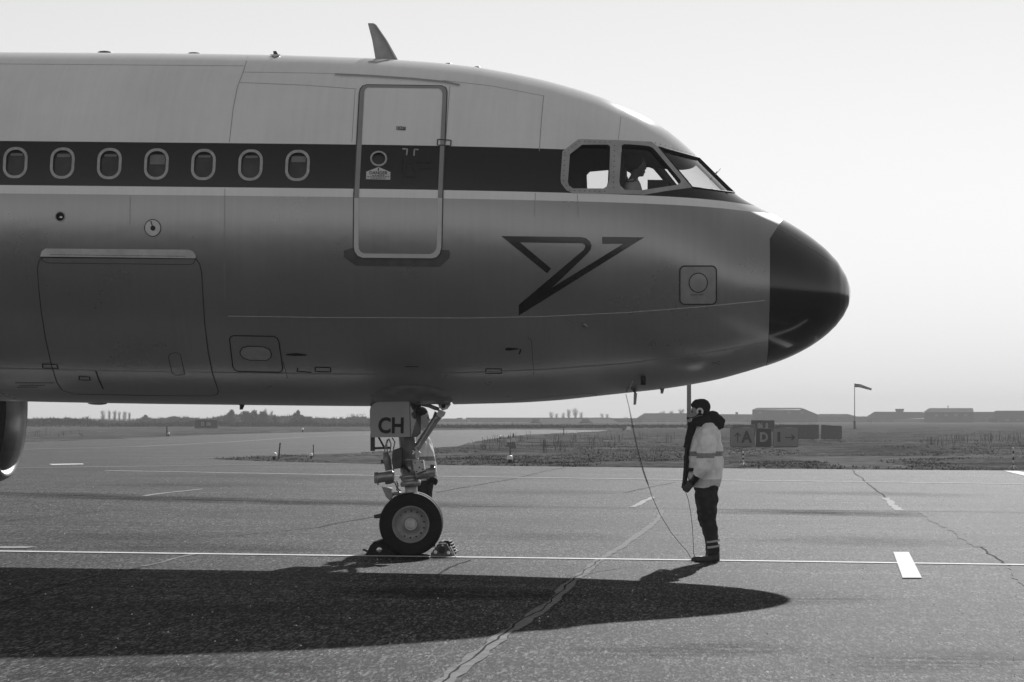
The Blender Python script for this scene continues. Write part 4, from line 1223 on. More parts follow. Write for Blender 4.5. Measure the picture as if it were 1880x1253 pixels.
# lines
ground_band('taxi_line', [(-120, 1011.5), (400, 1018.3), (940, 1025.2), (1400, 1031.2), (2020, 1040)], 0.21, M['white_paint'], 0.008)
ground_band('edge_line', [(195, 864.6), (440, 869), (700, 874), (940, 877.2), (1260, 881.6), (1640, 886.2), (2000, 891)], 0.34, plain('old_line_paint', 0.5, 0.8, spec=0.05, var=0.3, scale=3), 0.008)
ground_band('edge_line', [(30, 859.6), (200, 857.6), (420, 854.2), (640, 851.5)], 0.34, M['worn_paint'], 0.008)
ground_band('taxiway_line', [(-60, 828), (60, 825), (250, 820.5), (420, 812), (560, 803), (690, 798)], 0.6, plain('faded_line', 0.20, 0.85, spec=0.05, var=0.2), 0.008, step=3)
ground_patch('paint_patch', [(90, 852.6), (152, 851.8), (154, 853.2), (96, 854.4)], M['white_paint'], 0.009)
ground_patch('stop_mark', [(1640, 1015.3), (1668.5, 1015.3), (1692.5, 1063), (1657, 1063)], M['white_paint'], 0.012)
ground_patch('paint_dash', [(-60, 1004.2), (40, 1004.5), (69, 1005.3), (45, 1008), (-60, 1008.2)], plain('grubby_paint', 0.32, 0.8, spec=0.05, var=0.3, scale=7), 0.009)
ground_patch('paint_dash', [(1842, 865), (1868, 865.3), (1960, 885), (1960, 893)], M['white_paint'], 0.009)
# joints and cracks
ground_band('joint_crack', [(-60, 902), (120, 909), (300, 916), (520, 922), (720, 928), (940, 931), (1250, 934.5), (1600, 938.5), (2000, 942.5)], 0.07, M['crack'], 0.0045, 0.01, 0.8, 1)
ground_band('sealed_crack', [(1216, 937), (1205, 958), (1185, 972), (1158, 992), (1135, 1007), (1102, 1027)], 0.094, M['sealant'], 0.0055, 0.012, 0.35, 2)
ground_band('sealed_crack', [(1102, 1028), (1075, 1050), (1040, 1075), (1015, 1105), (968, 1136), (935, 1158)], 0.108, M['sealant'], 0.0055, 0.012, 0.3, 3)
ground_band('sealed_crack', [(935, 1158), (905, 1182), (880, 1203), (845, 1228), (800, 1262), (770, 1290)], 0.122, M['sealant'], 0.0055, 0.011, 0.25, 4)
ground_band('open_crack', [(1102, 1026), (1075, 1048), (1040, 1076), (1014, 1106), (966, 1137), (935, 1159), (900, 1187), (880, 1204), (842, 1231), (790, 1272)], 0.016, M['crack'], 0.0065, 0.02, 0.25, 5)
ground_band('sealed_crack', [(1163, 931.5), (1180, 921), (1202, 913)], 0.11, M['sealant_light'], 0.0055, 0.03, 0.5, 6)
ground_band('open_crack', [(1565, 863), (1584, 880), (1600, 893), (1614, 905), (1628, 914.5)], 0.036, M['crack'], 0.0045, 0.03, 0.9, 7)
ground_band('sealed_crack', [(1628, 914.5), (1637, 924), (1657, 938.3)], 0.15, M['sealant_light'], 0.0055, 0.03, 0.5, 8)
ground_band('sealed_crack', [(1694, 940), (1716, 957), (1745, 970), (1765, 982), (1783, 995), (1800, 1005)], 0.144, M['sealant'], 0.0055, 0.024, 0.35, 9)
ground_band('open_crack', [(1800, 1005), (1815, 1019), (1832, 1029), (1850, 1040)], 0.025, M['crack'], 0.0045, 0.03, 0.3, 10)
ground_band('sealed_crack', [(1862, 1044), (1880, 1066), (1905, 1095)], 0.144, M['sealant'], 0.0055, 0.024, 0.3, 11)
ground_band('open_crack', [(430, 985), (520, 975), (580, 969), (640, 957), (700, 945)], 0.022, M['crack'], 0.0045, 0.05, 0.7, 12)
ground_band('sealed_crack', [(360, 1017.5), (330, 1024), (300, 1033), (262, 1041)], 0.072, M['sealant'], 0.0055, 0.018, 0.35, 13)
ground_band('open_crack', [(0, 1106), (60, 1090), (120, 1072), (175, 1058), (260, 1043)], 0.022, M['crack'], 0.0045, 0.04, 0.4, 14)
ground_band('open_crack', [(804, 1058), (830, 1046), (846, 1036), (868, 1029)], 0.025, M['crack'], 0.0045, 0.03, 0.3, 15)
ground_band('open_crack', [(800, 905), (860, 893), (930, 882), (990, 868), (1040, 858)], 0.036, M['crack'], 0.0045, 0.05, 1.2, 16)
ground_band('sealed_crack', [(265, 911), (330, 903), (372, 898.5)], 0.12, M['sealant_light'], 0.0055, 0.04, 0.7, 17)
ground_band('open_crack', [(0, 958), (60, 952), (130, 945), (190, 938)], 0.025, M['crack'], 0.0045, 0.05, 0.7, 18)
ground_band('open_crack', [(1150, 905), (1190, 895), (1235, 886)], 0.029, M['crack'], 0.0045, 0.05, 1.0, 19)
# bright stone chips lying about
chips = MB(); rc = random.Random(3)
for i in range(520):
    px, py = rc.uniform(-20, 1900), 880 + 400 * rc.random() ** 1.5
    p = on_ground(px, min(py, 1270)); s = rc.uniform(0.004, 0.011)
    if not pip(paved, np.array([p.x]), np.array([p.y]))[0]: continue
    a = rc.uniform(0, 6.28)
    c, d = math.cos(a) * s, math.sin(a) * s
    chips.add([p + Vector((c, d, 0.001)), p + Vector((-d, c, 0.001)), p + Vector((-c, -d, 0.001)), p + Vector((d, -c, 0.001)), p + Vector((0, 0, s * 1.2))], [(0, 1, 4), (1, 2, 4), (2, 3, 4), (3, 0, 4)])
ch_o = chips.build('stone_chips', M['white'])
tag(ch_o, 'pale loose stone chips scattered over the asphalt apron', 'stones', kind='stuff')

# ------------------------------------------------------------------ people
def cooked(name, mb, mat, parent, voxel=0.014, smooth=4, wrinkle=0.0, wsize=0.09):
    """fuse overlapping solids into one continuous skin"""
    o = mb.build(name, mat, None)
    md = o.modifiers.new('r', 'REMESH'); md.mode = 'VOXEL'; md.voxel_size = voxel
    if wrinkle:
        tx = bpy.data.textures.new('folds', 'CLOUDS'); tx.noise_scale = wsize; tx.noise_depth = 3
        dm = o.modifiers.new('d', 'DISPLACE'); dm.texture = tx; dm.strength = wrinkle; dm.mid_level = 0.5
    sm = o.modifiers.new('s', 'SMOOTH'); sm.factor = 0.5; sm.iterations = smooth
    me = evaluated_mesh(o)
    o.modifiers.clear(); old = o.data; o.data = me; bpy.data.meshes.remove(old)
    me.name = name
    me.polygons.foreach_set('use_smooth', [True] * len(me.polygons))
    o.parent = parent
    return o
def ell_ring(c, rx, ry, n=20, tilt=0.0):
    return [c + Vector((rx * math.cos(2 * math.pi * k / n), ry * math.sin(2 * math.pi * k / n), tilt * math.cos(2 * math.pi * k / n))) for k in range(n)]
def ball(mb, c, r, sx=1, sy=1, sz=1, n=14):
    rings = []
    for i in range(1, n // 2):
        a = math.pi * i / (n // 2)
        rings.append([c + Vector((r * sx * math.sin(a) * math.cos(2 * math.pi * k / n), r * sy * math.sin(a) * math.sin(2 * math.pi * k / n), -r * sz * math.cos(a))) for k in range(n)])
    mb.loft(rings)
def head_into(mb, c, f, h=0.235):
    """head with brow, nose, mouth and chin; c = centre of the skull, f = +1 facing +x or -1"""
    ball(mb, c + Vector((-0.012 * f, 0, 0.02)), 0.5 * h, 0.84, 0.66, 0.92, 18)
    ball(mb, c + Vector((0.022 * f, 0, -0.055)), 0.072, 0.92, 0.82, 1.0)
    ball(mb, c + Vector((0.052 * f, 0, -0.098)), 0.030, 1.0, 1.1, 0.8)          # chin
    mb.loft([[c + Vector((f * x, y, z)) for x, y, z in q] for q in (
        ((0.078, -0.010, 0.018), (0.078, 0.010, 0.018), (0.090, 0.004, 0.016), (0.090, -0.004, 0.016)),
        ((0.075, -0.019, -0.030), (0.075, 0.019, -0.030), (0.116, 0.008, -0.024), (0.116, -0.008, -0.024)),
        ((0.078, -0.012, -0.040), (0.078, 0.012, -0.040), (0.098, 0.006, -0.038), (0.098, -0.006, -0.038)))])
    ball(mb, c + Vector((0.078 * f, 0, 0.030)), 0.022, 0.8, 2.2, 0.6)           # brow
    ball(mb, c + Vector((0.084 * f, 0, -0.062)), 0.016, 0.9, 1.6, 0.55)         # lips
    ball(mb, c + Vector((0.082 * f, 0, -0.074)), 0.014, 0.9, 1.4, 0.5)
    for s in (-1, 1): ball(mb, c + Vector((-0.015 * f, s * 0.078, -0.012)), 0.030, 0.7, 0.35, 1.0)
def eyes(c, f, parent, mat):
    for s in (-1, 1):
        m = MB(); ball(m, c + Vector((0.080 * f, s * 0.031, 0.006)), 0.013); m.build('eye', mat, parent)
def hand_into(mb, wrist, d, side, curl=1.0, size=1.0, up=Vector((0, 0, 1))):
    """a half-closed hand: palm, four unequal bent fingers, thumb from the side"""
    d = d.normalized(); w = up.cross(d).normalized(); n = d.cross(w).normalized()
    if n.dot(side) < 0: n = -n; w = -w
    L = 0.10 * size
    pal = [wrist, wrist + d * L * 0.5, wrist + d * L]
    mb.loft([[p + w * (a * 0.040 * size) + n * (b * 0.017 * size) for a, b in ((-1, -1), (1, -1), (1, 1), (-1, 1))] for p in pal])
    for i, ln in enumerate((0.072, 0.080, 0.075, 0.060)):
        b = wrist + d * L * 0.95 + w * ((i - 1.5) * 0.021 * size)
        p, dirv = [b], d.copy()
        for k in range(3):
            ang = curl * (0.5 + 0.35 * k)
            dirv = (d * math.cos(ang * (k + 1) * 0.75) + n * math.sin(ang * (k + 1) * 0.75)).normalized()
            p.append(p[-1] + dirv * ln * size * (0.42, 0.33, 0.25)[k])
        mb.tube(p, [0.0105 * size, 0.010 * size, 0.009 * size, 0.008 * size], 8)
    b = wrist + d * L * 0.30 - w * 0.036 * size
    mb.tube([b, b + (d * 0.5 - w * 0.6 + n * 0.3).normalized() * 0.045 * size, b + (d * 0.5 - w * 0.6 + n * 0.3).normalized() * 0.045 * size + (d * 0.6 + n * 0.8).normalized() * 0.035 * size], [0.014 * size, 0.011 * size, 0.009 * size], 8)

M['skin'] = plain('skin', 0.36, 0.55, var=0.08)
M['navy'] = plain('dark_work_trousers', 0.022, 0.8, var=0.25, scale=14, bump=0.3, bscale=40)
M['knit'] = plain('dark_knit', 0.020, 0.9, var=0.3, scale=60, bump=0.5, bscale=220)
M['boot'] = plain('black_leather_boot', 0.02, 0.35, var=0.3, scale=20)
M['reflective'] = plain('reflective_tape', 0.50, 0.35, var=0.1)
M['eye'] = plain('eye', 0.05, 0.2)
def hivis(name, v, bands):
    """pale high-visibility cloth with reflective tape at given heights (object space)"""
    m = plain(name, v, 0.75, var=0.12, scale=10, bump=0.25, bscale=30)
    nt = m.node_tree; b = nt.nodes['Principled BSDF']
    src = b.inputs['Base Color'].links[0].from_socket
    tc = nt.nodes.new('ShaderNodeTexCoord'); sx = nt.nodes.new('ShaderNodeSeparateXYZ'); nt.links.new(tc.outputs['Object'], sx.inputs['Vector'])
    for (z0, z1, val) in bands:
        c = nt.nodes.new('ShaderNodeMath'); c.operation = 'COMPARE'; c.inputs[1].default_value = (z0 + z1) / 2; c.inputs[2].default_value = (z1 - z0) / 2
        nt.links.new(sx.outputs['Z'], c.inputs[0])
        mx = nt.nodes.new('ShaderNodeMix'); mx.data_type = 'FLOAT'
        nt.links.new(c.outputs['Value'], mx.inputs['Factor']); nt.links.new(src, mx.inputs[2]); mx.inputs[3].default_value = val
        src = mx.outputs[0]
    nt.links.new(src, b.inputs['Base Color'])
    return m

# ---- the marshaller with the headset, facing the nose wheel
MP = on_ground(1298, 1031.5)
mar = empty('person', MP, 0, 'person in pale reflective jacket and white-ringed headset standing beside the nose, facing left', 'person')
def mp_(px, py, dy=0.0):
    return at_depth(px, py, MP.y + dy) - MP
def levels(mb, rows, dy=0.0, n=22, tilt=0.0):
    """rows: (py, px_left, px_right, half depth)"""
    rings = []
    for (py, a, b, hd) in rows:
        p, q = mp_(a, py, dy), mp_(b, py, dy)
        rings.append(ell_ring((p + q) / 2, (q.x - p.x) / 2, hd, n))
    mb.loft(rings)
hc = mp_(1283.5, 757)
body = MB()
head_into(body, hc, -1, 0.25)
levels(body, [(795, 1284, 1308, 0.10), (780, 1280, 1303, 0.075), (768, 1278, 1299, 0.065)])
levels(body, [(900, 1284, 1309, 0.11), (860, 1278, 1314, 0.14), (820, 1280, 1315, 0.15), (795, 1285, 1312, 0.14)])
for dy in (-0.09, 0.09):
    levels(body, [(1018, 1304, 1313, 0.03), (985, 1302, 1311, 0.032), (950, 1295, 1304, 0.035), (905, 1291, 1305, 0.04), (892, 1291, 1305, 0.04)], dy)
for dy in (-0.26, 0.26):
    body.tube([mp_(1298, 795, dy * 0.75), mp_(1297, 838, dy), mp_(1284, 868, dy * 0.9), mp_(1279, 876, dy * 0.85)], [0.06, 0.05, 0.04, 0.033], 12)
bd = cooked('body', body, M['skin'], mar, 0.009, 3)
eyes(hc, -1, mar, M['eye'])
jk = MB()
levels(jk, [(895, 1265, 1321, 0.20), (880, 1263.5, 1325, 0.20), (858, 1262, 1327.5, 0.20), (838, 1262.5, 1327.5, 0.195), (820, 1266, 1326.5, 0.19), (803, 1271, 1323.5, 0.19), (790, 1277, 1320, 0.17), (781, 1283, 1315, 0.13), (776, 1287, 1310, 0.09)])
zb = lambda py: (mp_(1290, py)).z
jm = hivis('pale_hivis_jacket', 0.90, [(zb(837.5), zb(829), 0.30), (zb(893), zb(880), 0.62)])
cooked('jacket', jk, jm, mar, 0.011, 1, 0.05, 0.12)
jm2 = hivis('pale_hivis_sleeve', 0.92, [(zb(840.5), zb(831.5), 0.30)])
for dy in (-0.31, 0.31):
    sv = MB()
    sv.tube([mp_(1302, 786, dy * 0.60), mp_(1300, 797, dy * 0.90), mp_(1297, 820, dy * 1.06), mp_(1295, 842, dy * 1.12), mp_(1290, 858, dy * 1.10), mp_(1283, 868, dy * 1.04), mp_(1280, 873, dy * 1.0)], [0.085, 0.112, 0.113, 0.105, 0.090, 0.072, 0.066], 18)
    cooked('sleeve', sv, jm2, mar, 0.010, 1, 0.05, 0.10)
tr = MB()
levels(tr, [(901, 1274, 1318, 0.16), (888, 1275, 1317, 0.15)])
for dy, sh in ((-0.10, 1.5), (0.10, -2.0)):
    levels(tr, [(1019, 1298 + sh, 1319.5 + sh, 0.085), (1006, 1297.5 + sh, 1319.5 + sh, 0.085), (990, 1295 + sh, 1317.5 + sh, 0.082), (970, 1289 + sh, 1316 + sh, 0.088), (953, 1283.5 + sh, 1313.5 + sh, 0.095), (935, 1281.5 + sh, 1315 + sh, 0.10), (915, 1277 + sh, 1317 + sh, 0.105), (893, 1277 + sh * 0.5, 1317 + sh * 0.5, 0.095)], dy * 0.9)
cooked('trousers', tr, M['navy'], mar, 0.012, 2, 0.05, 0.08)
for dy, sh in ((-0.10, 1.5), (0.10, -2.0)):
    for (pa, pb) in ((992, 995.5), (1001.5, 1005.5)):
        m = MB()
        rr = []
        for py in (pb, pa):
            p, q = mp_(1296.2 + sh + (py - 992) * 0.12, py, dy), mp_(1319.6 + sh, py, dy)
            rr.append(ell_ring((p + q) / 2 + Vector((0, 0, 0)), (q.x - p.x) / 2 + 0.004, 0.094, 24, 0.012))
        m.loft(rr, cap=False); m.build('reflective_band', M['reflective'], mar)
    bt = MB()
    bt.loft([[mp_(a + sh * 1.4, py, dy) + Vector((0, s * w, 0)) for a, s, w in ((1271 + ofs, 0, 0), (1276 + ofs, 1, 0.042), (1290, 1, 0.05), (1310, 1, 0.042), (1320 - ofs * 0.3, 0, 0), (1310, -1, 0.042), (1290, -1, 0.05), (1276 + ofs, -1, 0.042))] for py, ofs in ((1032.3, 0), (1029, -0.3), (1025, 1.0), (1021.5, 6))])
    bt.loft([ell_ring(mp_(1308.5 + sh, py, dy), r, 0.052, 16) for py, r in ((1030, 0.075), (1018, 0.075), (1010, 0.07))])
    cooked('boot', bt, M['boot'], mar, 0.009, 3)
# collar, scarf and hood
sc = MB()
levels(sc, [(783, 1274, 1318, 0.14), (776, 1269.5, 1316, 0.13), (771, 1269.5, 1312, 0.115), (767.5, 1274, 1308, 0.10), (763, 1283, 1304, 0.085)])
sc.tube([mp_(1300, 764), mp_(1311, 768), mp_(1319, 778), mp_(1322, 788)], [0.07, 0.085, 0.09, 0.05], 14)
sc.tube([mp_(1272, 776), mp_(1269, 790), mp_(1264, 806), mp_(1260.5, 824)], [0.06, 0.05, 0.045, 0.04], 12)
cooked('hooded_scarf', sc, M['knit'], mar, 0.011, 3, 0.03, 0.07)
bn = MB(); c = hc + Vector((0.026, 0, 0.062))
ball(bn, c, 0.124, 0.90, 0.74, 0.80, 20)
ball(bn, hc + Vector((0.060, 0, 0.0)), 0.085, 0.8, 0.98, 1.0, 16)
bn.tube([mp_(1268.5, 744.5, 0), mp_(1273, 744, 0), mp_(1279, 743.5, 0)], [0.018, 0.045, 0.07], 14)
cooked('beanie', bn, M['knit'], mar, 0.010, 2, 0.012, 0.03)
# dark fleece front and the slim bag held in front
fr_ = MB(); fr_.loft([[mp_(a, py) + Vector((0, s * 0.10, 0)) for a, s in ((x0, 0), ((x0 + x1) / 2, -1), (x1, 0), ((x0 + x1) / 2, 1))] for py, x0, x1 in ((818, 1258, 1268), (840, 1255.5, 1266), (862, 1254.5, 1266), (884, 1252.5, 1262), (897, 1250.5, 1259))])
cooked('fleece_front', fr_, M['knit'], mar, 0.010, 2, 0.012, 0.05)
m = MB(); m.box(tuple(mp_(1262, 866, -0.24)), tuple(mp_(1277, 858.5, 0.2) + Vector((0, 0.01, 0)))); m.build('waist_pocket', M['knit'], mar)
for dy in (-0.25, 0.22):
    gl = MB()
    gl.tube([mp_(1283, 869, dy), mp_(1275, 881, dy * 0.85), mp_(1270, 886, dy * 0.8)], [0.052, 0.043, 0.036], 12)
    hand_into(gl, mp_(1271, 885, dy * 0.8), Vector((-0.62, 0, -0.78)), Vector((-0.4, 0, -0.3)), 1.0, 1.05, Vector((0.2, 1, 0.2)))
    cooked('glove', gl, M['boot'], mar, 0.007, 2)
# headset
hs = empty('headset', MP + hc, 0, 'headset with white-ringed ear cups and a boom microphone on the marshaller', 'headset')
ec = mp_(1284.4, 756, 0) - hc
for s in (-1, 1):
    m = MB(); m.lathe([(-0.03, 0.030), (0.0, 0.044), (0.028, 0.044), (0.036, 0.036), (0.036, 0.0005)], Vector((ec.x, s * 0.078, ec.z)), (0, s, 0), 20); cu = m.build('ear_cup', M['black'], hs)
    m = MB(); rp = []
    for k in range(15):
        a = R(-45 + 270 * k / 14)
        rp.append(Vector((ec.x + 0.031 * math.cos(a), s * 0.116, ec.z + 0.033 * math.sin(a))))
    m.tube(rp, 0.0125, 8); m.build('white_ring', M['white'], cu)
m = MB(); m.tube([Vector((ec.x + 0.004, 0.098 * math.cos(a), ec.z + 0.128 * math.sin(a))) for a in np.linspace(R(8), R(172), 17)], 0.012, 8); m.build('headband', M['black'], hs)
m = MB(); m.tube([Vector((ec.x, -0.11, ec.z - 0.03)), mp_(1275, 766, -0.10) - hc, mp_(1265, 768, -0.07) - hc], 0.005, 6); bo = m.build('boom', M['black'], hs)
m = MB(); ball(m, mp_(1262.8, 768, -0.06) - hc, 0.016); m.build('microphone', M['black'], hs)
# intercom cable: hatch -> coiled -> ground -> hand
ck = MB()
h0 = AIR_M @ surf(1148.5, 722, 0.0); pts = []
anchor = [at_depth(1149, 724, h0.y), at_depth(1155, 748, h0.y - 0.1), at_depth(1159, 760, MP.y + 0.5)]
coil_end = at_depth(1191, 893, MP.y + 0.35)
pts += anchor[:2]
n = 420
for i in range(n + 1):
    t = i / n
    c = anchor[1].lerp(coil_end, t) + Vector((0, 0, -0.10 * math.sin(math.pi * t)))
    r = 0.010 * min(1, 6 * t + 0.3) * (1.0 if t < 0.93 else (1 - t) / 0.07)
    a = 2 * math.pi * 52 * t
    pts.append(c + Vector((math.cos(a) * r, math.sin(a) * r, 0)))
low = [on_ground(1215, 957), on_ground(1240, 990)]
q0 = coil_end
for (px, py, dy) in ((1197, 912, 0.3), (1212, 945, 0.22), (1232, 978, 0.14), (1250, 1000, 0.08), (1261, 1012, 0.04), (1267, 1022, 0.0)):
    pts.append(at_depth(px, py, MP.y + dy))
g1 = on_ground(1270, 1027); pts.append(g1 + Vector((0, 0, 0.008)))
g2 = on_ground(1273, 1026); pts.append(g2 + Vector((0.02, 0.03, 0.008)))
for (px, py) in ((1273.3, 1015), (1273, 1000), (1271.5, 970), (1268, 940), (1263, 915), (1258.5, 903), (1258, 896)):
    pts.append(at_depth(px, py, MP.y - 0.14))
ck.tube(pts, 0.0036, 5)
tag(ck.build('intercom_cable', M['black'], None), 'thin coiled intercom cable hanging from the nose down to the ground and the marshaller', 'cable')

# ---- person behind the nose gear, facing right
BP = on_ground(778, 1004)
per = empty('person', BP, 0, 'person in pale jacket and dark beanie standing half hidden behind the nose gear', 'person')
def bp2(px, py, dy=0.0): return at_depth(px, py, BP.y + dy) - BP
def levels2(mb, rows, dy=0.0, n=22):
    rings = []
    for (py, a, b, hd) in rows:
        p, q = bp2(a, py, dy), bp2(b, py, dy)
        rings.append(ell_ring((p + q) / 2, (q.x - p.x) / 2, hd, n))
    mb.loft(rings)
hc2 = bp2(774.5, 768)
body = MB(); head_into(body, hc2, 1, 0.25)
levels2(body, [(803, 760, 783, 0.10), (790, 763, 781, 0.075), (780, 764, 779, 0.062)])
levels2(body, [(900, 757, 790, 0.15), (860, 757, 790, 0.16), (820, 757, 786, 0.18), (800, 760, 782, 0.16)])
for dy in (-0.1, 0.1): levels2(body, [(998, 768, 782, 0.045), (950, 766, 786, 0.06), (890, 760, 788, 0.085)], dy)
for dy in (-0.26, 0.26): body.tube([bp2(770, 805, dy * 0.8), bp2(768, 845, dy), bp2(782, 872, dy * 0.9), bp2(788, 878, dy * 0.8)], [0.055, 0.05, 0.04, 0.033], 10)
cooked('body', body, M['skin'], per, 0.010, 3)
eyes(hc2, 1, per, M['eye'])
jk = MB()
levels2(jk, [(884, 750, 802, 0.21), (868, 749, 802.5, 0.22), (845, 750, 800, 0.22), (825, 752, 796, 0.22), (808, 755, 790, 0.20), (798, 758, 786, 0.16), (790, 762, 783, 0.10)])
for dy in (-0.27, 0.27): jk.tube([bp2(769, 800, dy * 0.6), bp2(768, 815, dy * 0.95), bp2(767, 842, dy * 1.03), bp2(773, 860, dy), bp2(784, 873, dy * 0.9)], [0.09, 0.105, 0.10, 0.085, 0.065], 14)
zb2 = lambda py: (bp2(775, py)).z
cooked('jacket', jk, hivis('pale_hivis_coat', 0.75, [(zb2(846), zb2(838), 0.24)]), per, 0.014, 4, 0.03, 0.10)
tr = MB(); levels2(tr, [(890, 752, 797, 0.19), (878, 752, 799, 0.19)])
for dy in (-0.1, 0.1): levels2(tr, [(1000, 764, 785, 0.08), (960, 763, 788, 0.09), (915, 757, 793, 0.105), (882, 755, 797, 0.11)], dy)
cooked('trousers', tr, M['navy'], per, 0.014, 4, 0.02, 0.09)
bn = MB(); ball(bn, hc2 + Vector((-0.028, 0, 0.062)), 0.122, 0.90, 0.76, 0.76, 20); ball(bn, hc2 + Vector((-0.055, 0, 0.01)), 0.085, 0.8, 0.98, 0.9, 16); cooked('beanie', bn, M['knit'], per, 0.010, 2, 0.01, 0.03)
for dy in (-0.1, 0.1):
    bt = MB(); bt.loft([[bp2(a, py, dy) + Vector((0, s * 0.045, 0)) for a, s in ((762, 0), (768, -1), (790, -1), (800 - o_, 0), (790, 1), (768, 1))] for py, o_ in ((1004, 0), (1000, 1), (996, 8))]); bt.build('boot', M['boot'], per)
for dy in (-0.22, 0.22):
    gl = MB(); hand_into(gl, bp2(786, 876, dy), Vector((0.8, 0, -0.5)), Vector((0.3, 0, -0.5)), 0.8, 1.0, Vector((0.1, 1, 0.1))); cooked('glove', gl, M['knit'], per, 0.008, 2)

# ---- pilot in the near seat
PC = AIR_M @ lp(1172, 306, -0.72)
pil = empty('person', PC, 0, 'pilot in a white shirt with dark shoulder marks sitting behind the cockpit side window', 'person')
def pp(px, py, dy=0.0): return at_depth(px, py, PC.y + dy) - PC
hc3 = pp(1170, 306)
body = MB(); head_into(body, hc3, 1, 0.28)
ball(body, hc3 + Vector((-0.02, 0, 0.02)), 0.118, 0.95, 0.76, 1.0, 18)
rr = []
for (py, a, b, hd) in ((420, 1146, 1180, 0.17), (380, 1145, 1180, 0.19), (350, 1146, 1178, 0.20), (336, 1149, 1174, 0.17), (328, 1154, 1171, 0.09), (318, 1160, 1174, 0.06)):
    p, q = pp(a, py), pp(b, py); rr.append(ell_ring((p + q) / 2, (q.x - p.x) / 2, hd, 18))
body.loft(rr)
for dy in (-0.24, 0.24):
    body.tube([pp(1158, 340, dy * 0.8), pp(1160, 375, dy), pp(1190, 385, dy * 0.9), pp(1212, 372, dy * 0.6)], [0.06, 0.05, 0.04, 0.03], 10)
    body.tube([pp(1160, 425, dy * 0.4), pp(1225, 425, dy * 0.5)], [0.09, 0.07], 10)
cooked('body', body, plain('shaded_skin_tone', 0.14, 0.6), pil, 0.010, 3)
sh = MB(); rr = []
for (py, a, b, hd) in ((415, 1144, 1182, 0.18), (380, 1143, 1182, 0.205), (352, 1144, 1180, 0.215), (338, 1147, 1176, 0.185), (330, 1152, 1172, 0.11)):
    p, q = pp(a, py), pp(b, py); rr.append(ell_ring((p + q) / 2, (q.x - p.x) / 2, hd, 18))
sh.loft(rr)
for dy in (-0.24, 0.24): sh.tube([pp(1158, 337, dy * 0.7), pp(1158, 345, dy * 0.95), pp(1160, 372, dy * 1.02), pp(1170, 380, dy)], [0.06, 0.075, 0.065, 0.055], 12)
cooked('shirt', sh, plain('white_shirt', 0.5, 0.8, var=0.06), pil, 0.012, 3, 0.012, 0.06)
for dy in (-0.19, 0.19):
    m = MB(); m.prism([pp(1150, 332.5, dy - 0.04), pp(1164, 331.5, dy - 0.04), pp(1164, 334, dy - 0.06), pp(1150, 335, dy - 0.06)], (0, 0.08, 0)); m.build('epaulette', M['navy'], pil)
hr = MB(); ball(hr, hc3 + Vector((-0.03, 0, 0.035)), 0.136, 0.92, 0.76, 0.92, 20); hr.tube([hc3 + Vector((-0.07, 0, 0.02)), hc3 + Vector((-0.07, 0, -0.06))], [0.07, 0.05], 12); cooked('hair', hr, M['knit'], pil, 0.010, 3, 0.006, 0.03)

# ------------------------------------------------------------------ signs
M['sign_yellow'] = plain('sign_amber_face', 0.21, 0.5, var=0.08)
M['sign_black'] = plain('sign_black_face', 0.016, 0.4)
M['sign_back'] = plain('sign_grey_back', 0.115, 0.55, var=0.12)
M['sign_letter'] = plain('sign_letter_pale', 0.26, 0.5)
def sign(px0, px1, py0, py1, pyb, face, text, label, letter='sign_black', skew=0.0, tsize=0.62, squeeze=0.9, tx=0.5, group=None, arrow=None):
    base = on_ground((px0 + px1) / 2, pyb); Y = base.y
    e = empty('guidance_sign', base, 0, label, 'sign', group)
    q = lambda a, b, d=0.0: at_depth(a, b, Y + d) - base
    A, B, C_, D_ = q(px0, py0), q(px1, py0 + skew), q(px1, py1), q(px0, py1)
    m = MB(); m.prism([A, B, C_, D_], (0, 0.14, 0)); pn = m.build('panel', M[face], e)
    fm = MB(); w = 0.022
    for a, b in ((A, B), (B, C_), (C_, D_), (D_, A)): fm.tube([a + Vector((0, 0.07, 0)), b + Vector((0, 0.07, 0))], 0.075 * 0.5, 6)
    fm.build('panel_frame', M['sign_back'], e)
    for s in (0.14, 0.86):
        l = MB(); p = D_.lerp(C_, s); l.box((p.x - 0.035, 0.03, -0.12), (p.x + 0.035, 0.11, p.z)); l.build('leg', M['sign_back'], e)
    H = A.z - D_.z; Wd = B.x - A.x
    if text:
        v, f = text_mesh(text, H * tsize / 0.7, H * 0.032)
        cx = A.x + Wd * tx; cz_ = (A.z + D_.z) / 2
        mesh_from('lettering', [Vector((cx + a * squeeze, -0.045, cz_ + b)) for a, b in v], f, M[letter], e)
    if arrow:
        ax, kind = arrow
        cx = A.x + Wd * ax; cz_ = (A.z + D_.z) / 2; s = H * 0.27
        out = [(-0.10, -1), (0.10, -1), (0.10, 0.62), (0.52, 0.22), (0.66, 0.36), (0, 1.05), (-0.66, 0.36), (-0.52, 0.22), (-0.10, 0.62)]
        if kind == 'right': out = [(b, -a) for a, b in out]
        m = MB(); m.prism([Vector((cx + a * s, -0.040, cz_ + b * s)) for a, b in out], (0, -0.004, 0)); m.build('arrow', M[letter], e)
    return e
sign(1341.5, 1384, 787, 820, 823.5, 'sign_yellow', 'A', 'amber taxiway sign with an up arrow and the letter A', tx=0.69, arrow=(0.30, 'up'))
sign(1389, 1415.5, 787.5, 820, 823.5, 'sign_black', 'D', 'black taxiway sign with a pale letter D between two amber signs', letter='sign_letter', tsize=0.5)
sign(1420, 1464.5, 787, 820, 823.5, 'sign_yellow', 'I', 'amber taxiway sign with the letter I and a right arrow', tx=0.22, arrow=(0.68, 'right'), tsize=0.5, squeeze=1.1)
sign(1346.5, 1386, 781, 800, 812, 'sign_back', '', 'blank grey sign back peeking out above the up-arrow sign', group=None)
